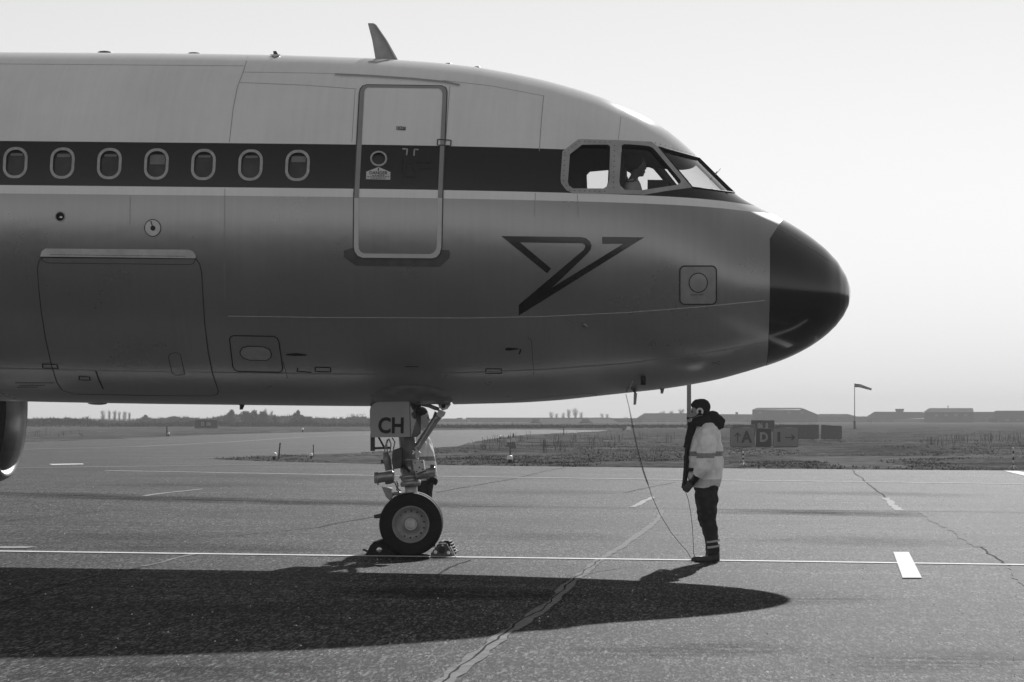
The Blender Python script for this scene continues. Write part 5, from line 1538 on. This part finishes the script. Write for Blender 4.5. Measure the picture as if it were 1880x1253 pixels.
sign(1379.5, 1421.5, 772.5, 792, 805, 'sign_black', '06  0', 'dark runway sign numbered 06 behind the black D sign', letter='sign_letter', tsize=0.42, squeeze=0.8)
sign(1424, 1502.5, 781, 805.5, 811, 'sign_back', '', 'long blank grey sign back beyond the right-arrow sign')
sign(1508.5, 1545, 781, 806, 811, 'sign_back', '', 'separate tilted blank sign back at the end of the sign row', skew=2.2)
sign(357.5, 399, 771.5, 786.5, 789.5, 'sign_black', 'D  06', 'dark runway sign reading D 06 before the hedge', letter='sign_letter', tsize=0.42, squeeze=0.85)

# ------------------------------------------------------------------ small airfield furniture
def edge_light(px, py, top, label):
    b = on_ground(px, py); h = (at_depth(px, top, b.y) - b).z
    e = empty('edge_light', b, 0, label, 'light', 'taxiway edge lights')
    m = MB(); m.lathe([(0, 0.05 * h / 0.3), (h * 0.5, 0.06 * h / 0.3), (h * 0.55, 0.09 * h / 0.3), (h * 0.55, 0.0005)], (0, 0, 0), (0, 0, 1), 12); m.build('stem', M['dark_metal'], e)
    m = MB(); m.lathe([(h * 0.55, 0.10 * h / 0.3), (h * 0.85, 0.10 * h / 0.3), (h * 0.95, 0.07 * h / 0.3), (h, 0.0005)], (0, 0, 0), (0, 0, 1), 12); m.build('dome', M['white'], e)
edge_light(503, 846.5, 831, 'white-domed edge light at the tip of the grass island, beside a leaning pole')
edge_light(571.5, 843, 833, 'white-domed edge light beside the thinner of two poles on the island')
edge_light(936, 853.5, 836, 'white-domed edge light at the apron edge in front of two cones')
edge_light(555.5, 794, 786.5, 'small white edge light across the taxiway under the spiky conifer')
edge_light(309.5, 802, 794.5, 'small white edge light across the taxiway beside the D 06 sign')
edge_light(918, 807, 800, 'small edge light beyond the two cones')
def pole(px, py, px1, py1, r, label, mat='dark_metal'):
    b = on_ground(px, py); t = at_depth(px1, py1, b.y) - b
    m = MB(); m.tube([Vector((0, 0, -0.1)), t * 0.5, t], [r, r, r * 0.9], 8)
    e = empty('marker_pole', b, 0, label, 'pole', 'marker poles on the grass')
    m.build('shaft', M[mat], e)
    c = MB(); c.tube([t, t + t.normalized() * 0.03], [r * 1.3, r * 1.1], 8); c.build('cap', M['black'], e)
pole(511, 844.5, 514.3, 815, 0.032, 'thicker dark pole leaning beside the edge light on the island tip')
pole(575, 841, 575.5, 818.5, 0.025, 'thin upright dark pole on the grass island')
pole(936.5, 842, 936.5, 815, 0.028, 'dark pole standing behind the apron edge light near the cones')
pole(1035, 800, 1035, 786, 0.05, 'slim far pole on the grass before the gabled sheds')
pole(306.5, 801, 306.5, 784, 0.08, 'slim far pole beside the edge light near the D 06 sign')
def cone(px, py, top, label):
    b = on_ground(px, py); h = (at_depth(px, top, b.y) - b).z
    e = empty('traffic_cone', b, 0, label, 'cone', 'traffic cones')
    m = MB(); m.lathe([(0.03, 0.22 * h), (h * 0.45, 0.13 * h)], (0, 0, 0), (0, 0, 1), 16); m.build('lower_cone', M['sign_back'], e)
    m = MB(); m.lathe([(h * 0.45, 0.13 * h), (h * 0.7, 0.085 * h)], (0, 0, 0), (0, 0, 1), 16); m.build('reflective_sleeve', M['reflective'], e)
    m = MB(); m.lathe([(h * 0.7, 0.085 * h), (h * 0.97, 0.03 * h), (h, 0.0005)], (0, 0, 0), (0, 0, 1), 16); m.build('tip', M['sign_back'], e)
    m = MB(); m.box((-0.28 * h, -0.28 * h, -0.05), (0.28 * h, 0.28 * h, 0.03)); m.build('base', M['black_rubber'], e)
cone(933.5, 823, 799, 'shorter traffic cone of the pair on the grass')
cone(942.5, 825, 795, 'taller traffic cone of the pair on the grass')
def tripod(px, py, top, label):
    b = on_ground(px, py); h = (at_depth(px, top, b.y) - b).z
    e = empty('striped_marker', b, 0, label, 'marker', 'striped tripod markers')
    n = 6
    for i in range(n):
        z0, z1 = 0.1 + (h - 0.1) * i / n, 0.1 + (h - 0.1) * (i + 1) / n
        m = MB(); m.tube([(0, 0, z0), (0, 0, z1)], 0.028, 10); m.build('stripe', M['white'] if i % 2 else M['black'], e)
    for k in range(3):
        a = 2 * math.pi * k / 3 + 0.5
        m = MB(); m.tube([(0, 0, 0.16), (0.2 * math.cos(a), 0.2 * math.sin(a), 0.0)], 0.018, 6); m.build('foot', M['white'], e)
tripod(1364.5, 857.5, 829, 'low striped marker on three feet in front of the A sign')
tripod(1860.5, 862.5, 822, 'tall striped marker on three feet at the far right apron edge')
b = on_ground(1154, 792); e = empty('marker_board', b, 0, 'small bright white board on the far grass by the hanging cable', 'board')
q = lambda px, py: at_depth(px, py, b.y) - b
m = MB(); m.prism([q(1150.5, 783.5), q(1157.5, 783.5), q(1157.5, 790), q(1150.5, 790)], (0, 0.1, 0)); m.build('panel', M['white'], e)
m = MB(); m.box((-0.06, 0, -0.2), (0.06, 0.08, q(1154, 790).z)); m.build('leg', M['sign_back'], e)
b = on_ground(1145, 792); e = empty('round_marker', b, 0, 'small dark round marker beside the white board', 'marker')
m = MB(); m.lathe([(0, 0.22), (0.06, 0.22), (0.06, 0.0005)], at_depth(1145, 787.5, b.y) - b, (0, -1, 0), 16); m.build('disc', M['sign_back'], e)
m = MB(); m.box((-0.04, 0.0, -0.2), (0.04, 0.05, 0.4)); m.build('leg', M['sign_back'], e)

# ---- windsock
b = on_ground(1569, 789); q = lambda px, py, d=0: at_depth(px, py, b.y + d) - b
ws = empty('windsock', b, 0, 'windsock on a tall thin pole streaming to the right', 'windsock')
m = MB(); m.tube([q(1569, 790), q(1569, 773)], 0.17, 10); m.build('mast_foot', M['dark_metal'], ws)
m = MB(); m.tube([q(1569, 773), q(1569, 704.5)], [0.07, 0.05], 8); m.build('mast', M['grey_metal'], ws)
sk = [(1569.5, 707.8, 0.30), (1577, 708.2, 0.27), (1584, 710.2, 0.235), (1592, 712.8, 0.20), (1600, 715.3, 0.16)]
for i in range(4):
    m = MB(); m.tube([q(*sk[i][:2]), q(*sk[i + 1][:2])], [sk[i][2], sk[i + 1][2]], 12, cap=False); m.build('sock_band', M['sign_back'] if i % 2 == 0 else plain('sock_pale%d' % i, 0.22, 0.8), ws)
m = MB(); m.tube([q(1569, 707.8) + Vector((0, 0.3 * math.cos(a), 0.3 * math.sin(a))) for a in np.linspace(0, 2 * math.pi, 17)], 0.025, 6); m.build('sock_hoop', M['dark_metal'], ws)
# ---- floodlight mast behind the marshaller
b = on_ground(1265, 803); q = lambda px, py, d=0: at_depth(px, py, b.y + d) - b
lm = empty('floodlight_mast', b, 0, 'thick grey mast rising behind the marshaller and the nose', 'mast')
m = MB(); m.tube([Vector((0, 0, -0.2)), Vector((0, 0, 6)), Vector((0, 0, 12))], [0.20, 0.185, 0.15], 14); m.build('shaft', M['sign_back'], lm)
m = MB(); m.box((-1.2, -0.15, 12), (1.2, 0.15, 12.25)); m.build('lamp_bar', M['sign_back'], lm)
for k in (-0.8, 0, 0.8):
    m = MB(); m.box((k - 0.22, -0.3, 12.25), (k + 0.22, 0.1, 12.6)); m.build('lamp_head', M['dark_metal'], lm)

# ------------------------------------------------------------------ far buildings
M['wall_far'] = plain('rendered_wall', 0.11, 0.8, spec=0.0, var=0.15, scale=0.4)
M['wall_dark'] = plain('dark_clad_wall', 0.07, 0.8, spec=0.0, var=0.15, scale=0.4)
M['roof_far'] = plain('corrugated_roof', 0.12, 1.0, spec=0.0, var=0.15, scale=0.5)
M['roof_dark'] = plain('dark_roof', 0.07, 1.0, spec=0.0, var=0.15, scale=0.5)
M['pane_far'] = plain('far_window', 0.15, 0.4, spec=0.1)
BY = 960.0
def bldg(px0, px1, label, Y=BY):
    c = at_depth((px0 + px1) / 2, 770, Y); base = Vector((c.x, Y, 0.0))
    e = empty('building', base, 0, label, 'building', 'buildings along the far side of the airfield')
    return e, (lambda px, py, d=0.0: at_depth(px, py, Y) + Vector((0, d, 0)) - base), base
def wallbox(e, q, px0, px1, pyt, depth, mat, base, d0=0.0, name='wall'):
    a, b_ = q(px0, pyt), q(px1, pyt)
    m = MB(); m.box((a.x, d0, -1.0), (b_.x, d0 + depth, a.z)); return m.build(name, M[mat], e)
def rows_of(e, q, xs, y0, y1, w, name='window', mat='pane_far'):
    for x in xs:
        a, b_ = q(x, y0), q(x + w, y1)
        m = MB(); m.box((a.x, -0.08, b_.z), (b_.x, 0.05, a.z)); m.build(name, M[mat], e)
def hip(e, q, pts, depth, mat, name='roof', d0=-0.3):
    """pts: eave-left, ridge-left, ridge-right, eave-right in photo pixels; ridge lies mid depth"""
    (x0, y0), (x1, y1), (x2, y2), (x3, y3) = pts
    E0, R0, R1, E1 = q(x0, y0), q(x1, y1), q(x2, y2), q(x3, y3)
    V = [E0 + Vector((0, d0, 0)), E1 + Vector((0, d0, 0)), E1 + Vector((0, depth, 0)), E0 + Vector((0, depth, 0)), R0 + Vector((0, min(depth / 2, 5.5), 0)), R1 + Vector((0, min(depth / 2, 5.5), 0))]
    m = MB(); m.add(V, [(0, 1, 5, 4), (1, 2, 5), (2, 3, 4, 5), (3, 0, 4), (3, 2, 1, 0)]); return m.build(name, M[mat], e)
e, q, b0 = bldg(632, 682, 'plain hazy block at the end of the hedge left of the nose gear', 700)
wallbox(e, q, 632, 682, 774, 18, 'wall_far', b0); rows_of(e, q, (640, 652, 664), 778, 782, 5)
e, q, b0 = bldg(800, 850, 'low flat building left of the long hangar')
wallbox(e, q, 795, 858, 771, 20, 'wall_far', b0); m = wallbox(e, q, 838, 846, 767.5, 6, 'wall_far', b0, 3, 'roof_hut'); m = wallbox(e, q, 812, 846, 768.8, 5, 'roof_far', b0, 4, 'roof_hut'); rows_of(e, q, (800, 812, 824), 773, 775.5, 5)
e, q, b0 = bldg(857, 1120, 'long flat-roofed hangar behind the gabled sheds', 1000)
wallbox(e, q, 856, 1120, 768, 40, 'wall_far', b0); wallbox(e, q, 855.5, 1120.5, 767.2, 42, 'roof_dark', b0, -0.5, 'parapet').scale.z = 1
rows_of(e, q, (872, 898, 924, 1130 - 20), 772, 780, 14, 'hangar_door', 'wall_dark')
def shed(px0, pxp, px1, py_e, py_p, run, label, Y=780):
    e, q, b0 = bldg(px0, px1, label, Y)
    A, P, B = q(px0, py_e), q(pxp, py_p), q(px1, py_e)
    A0, B0 = Vector((A.x, 0, -1)), Vector((B.x, 0, -1)); r = Vector((run[0], run[1], 0.0))
    m = MB(); m.prism([A0, B0, Vector((B.x, 0, A.z)), P, A], (r.x, r.y, 0)); m.build('wall', M['wall_far'], e)
    for s0, s1 in ((A, P), (P, B)):
        up = Vector((0, 0, 0.12)); o_ = (s1 - s0).normalized() * 0.25
        v = [s0 - (o_ if s0 is A else o_ * 0) + up - r * 0.02, s1 + (o_ if s1 is B else o_ * 0) + up - r * 0.02]
        v += [v[1] + r * 1.04, v[0] + r * 1.04]
        m = MB(); m.prism(v, (0, 0, 0.10)); m.build('roof', M['roof_far'], e)
    dr = MB(); dr.box((P.x - 1.2, -0.06, -1), (P.x + 1.2, 0.05, 1.4)); dr.build('shed_door', M['wall_dark'], e)
shed(962, 984, 1012, 786, 771, (13.5, 30), 'gabled shed with a pale roof, left of the two before the hangar')
shed(1052, 1075, 1104, 785, 770, (7.5, 26), 'gabled shed with a pale roof, right of the two before the hangar')
e, q, b0 = bldg(1119, 1178, 'low flat store between the gabled sheds and the hipped hall', 900)
wallbox(e, q, 1119, 1178, 768.8, 16, 'wall_dark', b0); rows_of(e, q, (1130, 1146), 773, 778, 8, 'store_door', 'wall_far'); wallbox(e, q, 1118.5, 1178.5, 768.2, 17, 'roof_dark', b0, -0.4, 'parapet')
e, q, b0 = bldg(1170, 1290, 'large hipped hall behind the marshaller')
wallbox(e, q, 1172, 1300, 768, 24, 'wall_far', b0); hip(e, q, ((1168, 768.5), (1183, 759), (1292, 759), (1306, 768.5)), 25, 'roof_dark')
rows_of(e, q, (1197, 1222, 1246), 771, 775, 8)
e, q, b0 = bldg(1300, 1386, 'low hazy hall with a small roof vent behind the sign row')
wallbox(e, q, 1300, 1386, 762.3, 22, 'wall_far', b0); hip(e, q, ((1298, 762.5), (1304, 760.5), (1383, 761), (1388, 762.5)), 23, 'roof_dark'); wallbox(e, q, 1352, 1356.5, 757, 2, 'wall_dark', b0, 8, 'roof_vent'); rows_of(e, q, (1316, 1336, 1366), 766, 770, 6)
m = wallbox(e, q, 1313, 1365, 773, 1, 'pane_far', b0, -6, 'parked_trailer_roof')
e, q, b0 = bldg(1386, 1500, 'tall barn with a pale ridge and a long lean-to slope on its right', 900)
wallbox(e, q, 1386, 1476, 753, 22, 'wall_dark', b0); hip(e, q, ((1384.5, 753), (1391, 749), (1472, 749), (1478.5, 751.5)), 22, 'roof_far')
A, B, C_, D_ = q(1476, 751), q(1502, 761.5), q(1502, 776), q(1476, 776)
m = MB(); m.prism([A, B, C_, D_], (0, 20, 0)); m.build('lean_to', M['wall_dark'], e); rows_of(e, q, (1393, 1446, 1470), 756, 759.5, 5)
e, q, b0 = bldg(1500, 1592, 'long low shed with a wavy roof right of the barn')
wallbox(e, q, 1498, 1592, 765, 18, 'wall_far', b0); hip(e, q, ((1496, 766), (1506, 760.5), (1558, 760.5), (1594, 770)), 19, 'roof_dark'); rows_of(e, q, (1510, 1530, 1550), 768, 771, 7)
e, q, b0 = bldg(1592, 1706, 'hipped building with a square cupola on the ridge')
wallbox(e, q, 1600, 1704, 769, 22, 'wall_far', b0); hip(e, q, ((1592, 770.5), (1608, 756.2), (1697, 756.8), (1708, 768)), 24, 'roof_dark')
a, b_ = q(1650, 752), q(1663, 757); m = MB(); m.loft([[Vector((x, y, z)) for x, y in ((a.x + i_, 8), (b_.x - i_, 8), (b_.x - i_, 12), (a.x + i_, 12))] for z, i_ in ((b_.z - 0.6, 0.3), (a.z, -0.15), (a.z + 0.25, -0.3))]); m.build('cupola', M['wall_dark'], e)
rows_of(e, q, (1640, 1668), 771, 773, 12)
m = wallbox(e, q, 1636, 1682, 770.6, 3, 'pane_far', b0, -14, 'parked_trailer_roof')
e, q, b0 = bldg(1705, 1792, 'dark clad block under a pale sloping roof with a short mast', 900)
wallbox(e, q, 1706, 1788, 757, 16, 'wall_dark', b0)
A, B, C_, D_ = q(1704.5, 757), q(1711.5, 749.5), q(1792, 749.5), q(1787.5, 757)
m = MB(); m.add([A + Vector((0, -0.4, 0)), D_ + Vector((0, -0.4, 0)), C_ + Vector((0, 9, 0)), B + Vector((0, 9, 0)), A + Vector((0, 17, 0)), D_ + Vector((0, 17, 0))], [(0, 1, 2, 3), (3, 2, 5, 4), (0, 3, 4), (1, 5, 2), (0, 4, 5, 1)]); m.build('roof', M['roof_far'], e)
p = q(1745.5, 751); m = MB(); m.tube([p + Vector((0, 8, -0.3)), p + Vector((0, 8, 1.3))], 0.14, 8); m.build('roof_mast', M['wall_dark'], e); rows_of(e, q, (1716, 1734, 1752, 1770), 761, 764.5, 6)
e, q, b0 = bldg(1790, 1832, 'low link building between the clad block and the last hall')
wallbox(e, q, 1789, 1832, 757.5, 14, 'wall_far', b0); wallbox(e, q, 1788.5, 1832, 756.6, 15, 'roof_dark', b0, -0.3, 'parapet'); rows_of(e, q, (1796, 1812), 761, 765, 8)
e, q, b0 = bldg(1823, 1960, 'last broad hall cut off by the right edge of the picture', 900)
wallbox(e, q, 1830, 1960, 768, 22, 'wall_dark', b0); hip(e, q, ((1822, 770), (1832, 754.3), (1950, 754.3), (1962, 770)), 24, 'roof_dark'); rows_of(e, q, (1845, 1866), 770, 773, 8)

# ------------------------------------------------------------------ trees and hedge
M['leaf'] = plain('evergreen_foliage', 0.055, 0.8, spec=0.1, var=0.3, scale=1.5)
M['twig'] = plain('bare_twigs', 0.085, 0.85, spec=0.1, var=0.2)
M['bark'] = plain('bark', 0.05, 0.9, spec=0.1)
def tree(px, top, base_py, wpx, style, Y, label, seed, cat='tree', group='trees beyond the airfield', name='tree'):
    rnd = random.Random(seed)
    c = at_depth(px, HORIZON, Y); base = Vector((c.x, Y, 0.0))
    H = (at_depth(px, top, Y)).z; Wd = wpx * Y / FPX
    e = empty(name, base, 0, label, cat, group)
    tr_ = MB(); tr_.tube([(0, 0, -0.3), (0.02 * H, 0, H * 0.35), (0, 0, H * 0.8)], [0.035 * H + 0.03, 0.025 * H, 0.006 * H], 7)
    for k in range(7):
        z = H * rnd.uniform(0.25, 0.7); a = rnd.uniform(0, 6.28); l = Wd * 0.4
        tr_.tube([(0, 0, z), (l * 0.5 * math.cos(a), l * 0.5 * math.sin(a), z + H * 0.08), (l * math.cos(a), l * math.sin(a), z + H * 0.2)], [0.012 * H, 0.008 * H, 0.003 * H], 5)
    tr_.build('trunk' if cat == 'tree' else 'stem', M['bark'], e)
    cr = MB()
    def leaf(p, s):
        d1 = Vector((rnd.gauss(0, 1), rnd.gauss(0, 1), rnd.gauss(0, 1))).normalized() * s; d2 = Vector((rnd.gauss(0, 1), rnd.gauss(0, 1), rnd.gauss(0, 1))).normalized() * s
        cr.v += [tuple(p - d1), tuple(p + d1 * 0.3 + d2), tuple(p + d1)]; n = len(cr.v); cr.f.append((n - 3, n - 2, n - 1)); cr.sm.append(False)
    if style in ('round', 'shrub', 'conifer', 'spiky'):
        clumps = []
        nc = 16
        for k in range(nc):
            t = (k + rnd.random()) / nc
            if style == 'conifer': z = 0.05 + 0.90 * t; r = 0.50 * (1 - z) ** 0.75 + 0.02
            elif style == 'spiky': z = 0.08 + 0.88 * t; r = 0.44 * (1 - z * 0.72)
            else: z = 0.12 + 0.72 * t; r = 0.42 * math.sqrt(max(0.08, 1 - (1.8 * t - 0.8) ** 2))
            a = rnd.uniform(0, 6.28); f_ = rnd.uniform(0.15, 1.0)
            clumps.append((Vector((math.cos(a) * r * Wd * f_, math.sin(a) * r * Wd * f_, z * H)), (0.21 if style != 'conifer' else 0.06 + 0.20 * (1 - z)) * rnd.uniform(0.7, 1.25)))
        for cc, r in clumps:
            for k in range(80):
                d = Vector((rnd.gauss(0, 1), rnd.gauss(0, 1), rnd.gauss(0, 1))).normalized() * (rnd.random() ** 0.45)
                leaf(cc + Vector((d.x * r * Wd, d.y * r * Wd, d.z * min(r * Wd, 0.14 * H))), 0.030 * (Wd + H))
        mat = 'leaf'
    else:      # bare: fans of thin twigs
        for k in range(64 if style != 'poplar' else rnd.randint(60, 95)):
            a = rnd.uniform(0, 6.28); z0 = H * rnd.uniform(0.10, 0.75)
            if style == 'poplar': r0, r1 = Wd * 0.12, Wd * rnd.uniform(0.1, 0.5); z1 = z0 + H * rnd.uniform(0.15, 0.30)
            else: r0, r1 = Wd * rnd.uniform(0, 0.22), Wd * rnd.uniform(0.2, 0.55); z1 = z0 + H * rnd.uniform(0.2, 0.4)
            zt = H * (1 - 0.35 * (r1 / (Wd * 0.55)) ** 2) if style != 'poplar' else H * (1 - 0.25 * (2 * r1 / Wd) ** 2)
            z1 = min(z1, zt * rnd.uniform(0.9, 1.0))
            p0 = Vector((math.cos(a) * r0, math.sin(a) * r0, z0)); p1 = Vector((math.cos(a) * r1, math.sin(a) * r1, max(z1, z0 + 0.05 * H)))
            w = 0.0045 * (H + Wd)
            cr.v += [tuple(p0 + Vector((-w, 0, 0))), tuple(p0 + Vector((w, 0, 0))), tuple(p1)]; n = len(cr.v); cr.f.append((n - 3, n - 2, n - 1)); cr.sm.append(False)
            for j in range(3):
                t = rnd.uniform(0.3, 0.9); s = p0.lerp(p1, t); dd = Vector((rnd.gauss(0, 0.5), rnd.gauss(0, 0.5), 1)).normalized() * H * 0.10
                cr.v += [tuple(s + Vector((-w * 0.6, 0, 0))), tuple(s + Vector((w * 0.6, 0, 0))), tuple(s + dd)]; n = len(cr.v); cr.f.append((n - 3, n - 2, n - 1)); cr.sm.append(False)
        mat = 'twig'
    cr.build('crown' if cat == 'tree' else 'foliage', M[mat], e)
sd = 0
for i, (x, t) in enumerate(((189, 751.5), (200.5, 751), (210.5, 752), (219, 754), (228.5, 754), (237.5, 755))):
    tree(x, t - 1.0, 785, (13, 8.5, 10, 8, 13.5, 7)[i], 'poplar', 820, 'slim bare poplar, number %s from the left in the row of six' % ('one', 'two', 'three', 'four', 'five', 'six')[i], 100 + i, group='row of poplars')
for i, (x, t, w, st, Y, lb) in enumerate((
        (266, 763, 30, 'conifer', 640, 'pointed evergreen tree just right of the poplar row'), (289, 769, 30, 'round', 700, 'low rounded tree right of the pointed evergreen'), (304, 771, 16, 'round', 700, 'small rounded tree beside the taller domed tree'),
        (317, 764, 26, 'round', 640, 'domed tree left of the D 06 sign'), (340, 767, 34, 'round', 640, 'broad low tree directly left of the D 06 sign'), (424, 754.5, 30, 'spiky', 540, 'ragged open tree right of the D 06 sign'),
        (450, 753, 30, 'round', 540, 'first of three dark round crowns under the fuselage'), (466, 752, 30, 'round', 560, 'middle of three dark round crowns under the fuselage'), (481, 754, 28, 'round', 540, 'last of three dark round crowns under the fuselage'),
        (487, 747, 9, 'bare', 760, 'tall thin bare tree behind the round crowns'), (499, 751, 9, 'bare', 760, 'shorter bare tree right of the round crowns'), (505, 762, 24, 'conifer', 540, 'small pointed tree after the round crowns'),
        (530, 766, 22, 'bare', 620, 'spreading bare tree left of the spiky conifer'), (548, 754, 34, 'conifer', 540, 'spiky dark conifer above the small edge light'), (566, 766, 30, 'round', 560, 'low tree leaning on the spiky conifer'),
        (586, 770, 22, 'bare', 700, 'hazy bare tree between the conifer and the block'), (608, 767, 14, 'bare', 740, 'thin hazy bare tree before the block'), (622, 769, 26, 'round', 700, 'hazy round tree at the end of the tree line'), (656, 756.5, 46, 'bare', 760, 'wide bare tree spreading above the hazy block'),
        (1012, 753, 11, 'bare', 1020, 'first bare tree above the long hangar'), (1022, 757, 9, 'bare', 1020, 'short bare tree second above the hangar'), (1034, 755, 10, 'bare', 1020, 'third bare tree above the hangar'), (1044, 748, 10, 'bare', 1020, 'tallest left bare tree of the pair above the hangar'),
        (1056, 746.5, 14, 'bare', 1020, 'tallest right bare tree of the pair above the hangar'), (1067, 754, 10, 'bare', 1020, 'last bare tree of the clump above the hangar'), (1105, 757, 11, 'bare', 1050, 'small bare tree above the right gabled shed'), (1115, 758, 9, 'bare', 1050, 'small bare tree between the shed and the store'),
        (1149, 764, 12, 'bare', 1050, 'faint bare bush above the flat store'), (1216, 752, 16, 'bare', 1020, 'hazy bare tree over the hipped hall, leftmost'), (1232, 750.5, 14, 'bare', 1020, 'hazy bare tree over the hipped hall, in the middle'), (1251, 747.5, 16, 'bare', 1020, 'hazy bare tree over the hipped hall next to the mast'))):
    tree(x, t, 785, w, st, Y, lb, 200 + i)
def hedge(prof, Y, label, seed, dens=1.0, mat='leaf'):
    """a continuous far hedge: (px, top py) profile"""
    rnd = random.Random(seed); m = MB(); x0, x1 = prof[0][0], prof[-1][0]
    n = int((x1 - x0) * 34 * dens)
    for i in range(n):
        px = rnd.uniform(x0, x1); top = interp(prof, px)
        top += 2.6 * noise.noise(Vector((px * 0.11, seed, 0))) + 1.6 * noise.noise(Vector((px * 0.37, seed, 3)))
        H = max(0.5, at_depth(px, top, Y).z)
        z = H * (rnd.random() ** 0.7); yy = rnd.gauss(0, 1.5)
        p = Vector((at_depth(px, 768, Y).x, Y + yy, z))
        s_ = rnd.uniform(0.10, 0.24) * Y / 470
        d1 = Vector((rnd.gauss(0, 1), rnd.gauss(0, 1), rnd.gauss(0, 1))).normalized() * s_; d2 = Vector((rnd.gauss(0, 1), rnd.gauss(0, 1), rnd.gauss(0, 1))).normalized() * s_
        if rnd.random() < 0.12 and z > 0.7 * H: d2 = Vector((rnd.gauss(0, 0.3), 0, 1)) * s_ * 2.6; d1 *= 0.35
        m.v += [tuple(p - d1), tuple(p + d1), tuple(p + d2)]; k = len(m.v); m.f.append((k - 3, k - 2, k - 1)); m.sm.append(False)
    tag(m.build('hedge', M[mat]), label, 'hedge', kind='stuff')
hedge([(-30, 772), (46, 772), (60, 771), (97, 768.5), (110, 772), (135, 769.5), (150, 771), (160, 767.5), (172, 774), (190, 779), (215, 780), (240, 779), (262, 776), (300, 778), (330, 776), (356, 775)], 470, 'dark continuous hedge between the engine and the D 06 sign', 5)
hedge([(345, 777), (368, 773), (386, 771), (403, 773), (420, 776), (450, 778), (480, 777), (500, 777), (520, 779), (540, 776), (556, 774), (575, 776), (600, 780), (640, 782), (700, 784)], 470, 'dark continuous hedge between the D 06 sign and the hazy block', 6)
hedge([(40, 771), (120, 769), (180, 773), (240, 774), (265, 768), (290, 770), (318, 766), (345, 768), (380, 770), (420, 763), (450, 761), (485, 761), (510, 766), (545, 763), (575, 768), (620, 770), (655, 766), (700, 771)], 640, 'hazy distant wood behind the hedges under the fuselage', 8, 1.3)
hedge([(690, 785), (860, 784), (960, 785.5), (1010, 784), (1120, 785), (1200, 785.5), (1300, 786), (1500, 787)], 400, 'low dark hedge line before the hangars and gabled sheds', 7, 0.8)

# ------------------------------------------------------------------ rough grass and dead stalks
def tussocks():
    rnd = random.Random(11); m = MB()
    def blade(p, h, w, lean):
        m.v += [tuple(p + Vector((-w, 0, 0))), tuple(p + Vector((w, 0, 0))), tuple(p + Vector((lean, 0, h)))]; n = len(m.v); m.f.append((n - 3, n - 2, n - 1)); m.sm.append(False)
    cnt = 0
    while cnt < 5200:
        px = rnd.uniform(380, 1900); py = 791 + (864 - 791) * rnd.random()
        p = on_ground(px, py)
        if pip(paved, np.array([p.x]), np.array([p.y]))[0] or pip(path_poly, np.array([p.x]), np.array([p.y]))[0]: continue
        if noise.noise(Vector((p.x * 0.14, p.y * 0.05, 2.2))) < -0.05: cnt += 1; continue
        cnt += 1
        z = bump_h(p.x, p.y); p.z += z - 0.03
        for k in range(6):
            blade(p + Vector((rnd.gauss(0, 0.22), rnd.gauss(0, 0.3), 0)), rnd.uniform(0.03, 0.11), rnd.uniform(0.01, 0.03), rnd.gauss(0, 0.07))
    o = m.build('grass', plain('dry_grass', 0.075, 0.9, spec=0.0, var=0.4, scale=2))
    tag(o, 'rough winter grass tussocks on the island and field', 'grass', kind='stuff')
    m2 = MB(); m = m2
    for (x0, x1, y0, y1, n) in ((865, 1130, 806, 836, 46), (1690, 1880, 806, 822, 44), (1040, 1250, 800, 815, 22), (60, 160, 798, 804, 10)):
        for i in range(n):
            px, py = rnd.uniform(x0, x1), rnd.uniform(y0, y1)
            p = on_ground(px, py)
            if pip(paved, np.array([p.x]), np.array([p.y]))[0]: continue
            h = rnd.uniform(0.25, 0.75)
            for k in range(rnd.randint(1, 4)):
                q_ = p + Vector((rnd.gauss(0, 0.12), rnd.gauss(0, 0.2), 0)); le = rnd.gauss(0, 0.10)
                m2.v += [tuple(q_ + Vector((-0.012, 0, 0))), tuple(q_ + Vector((0.012, 0, 0))), tuple(q_ + Vector((le + 0.006, 0, h))), tuple(q_ + Vector((le - 0.006, 0, h)))]; n_ = len(m2.v); m2.f.append((n_ - 4, n_ - 3, n_ - 2, n_ - 1)); m2.sm.append(False)
                for j in range(3):
                    t = rnd.uniform(0.5, 1.0); s = q_ + Vector((le * t, 0, h * t)); d = Vector((rnd.uniform(-0.08, 0.08), 0, 0.07))
                    m2.v += [tuple(s + Vector((0, 0, -0.012))), tuple(s + Vector((0, 0, 0.012))), tuple(s + d)]; n_ = len(m2.v); m2.f.append((n_ - 3, n_ - 2, n_ - 1)); m2.sm.append(False)
    o = m2.build('weeds', M['twig'])
    tag(o, 'dead weed stalks standing in the rough grass', 'weeds', kind='stuff')
tussocks()

# ------------------------------------------------------------------ the hazy air
def haze():
    x0, x1, y0, y1, z0, z1 = -700.0, 700.0, -40.0, 1500.0, -1.9, 14.5
    m = MB(); m.box((x0, y0, z0), (x1, y1, z1))
    mat = bpy.data.materials.new('haze'); mat.use_nodes = True
    nt = mat.node_tree; nt.nodes.clear()
    out = nt.nodes.new('ShaderNodeOutputMaterial'); pv = nt.nodes.new('ShaderNodeVolumePrincipled')
    pv.inputs['Color'].default_value = grey(0.95); pv.inputs['Density'].default_value = 0.0004; pv.inputs['Anisotropy'].default_value = 0.0
    nt.links.new(pv.outputs['Volume'], out.inputs['Volume'])
    o = m.build('haze', mat); tag(o, 'pale morning haze over the airfield', 'haze', kind='stuff')
haze()
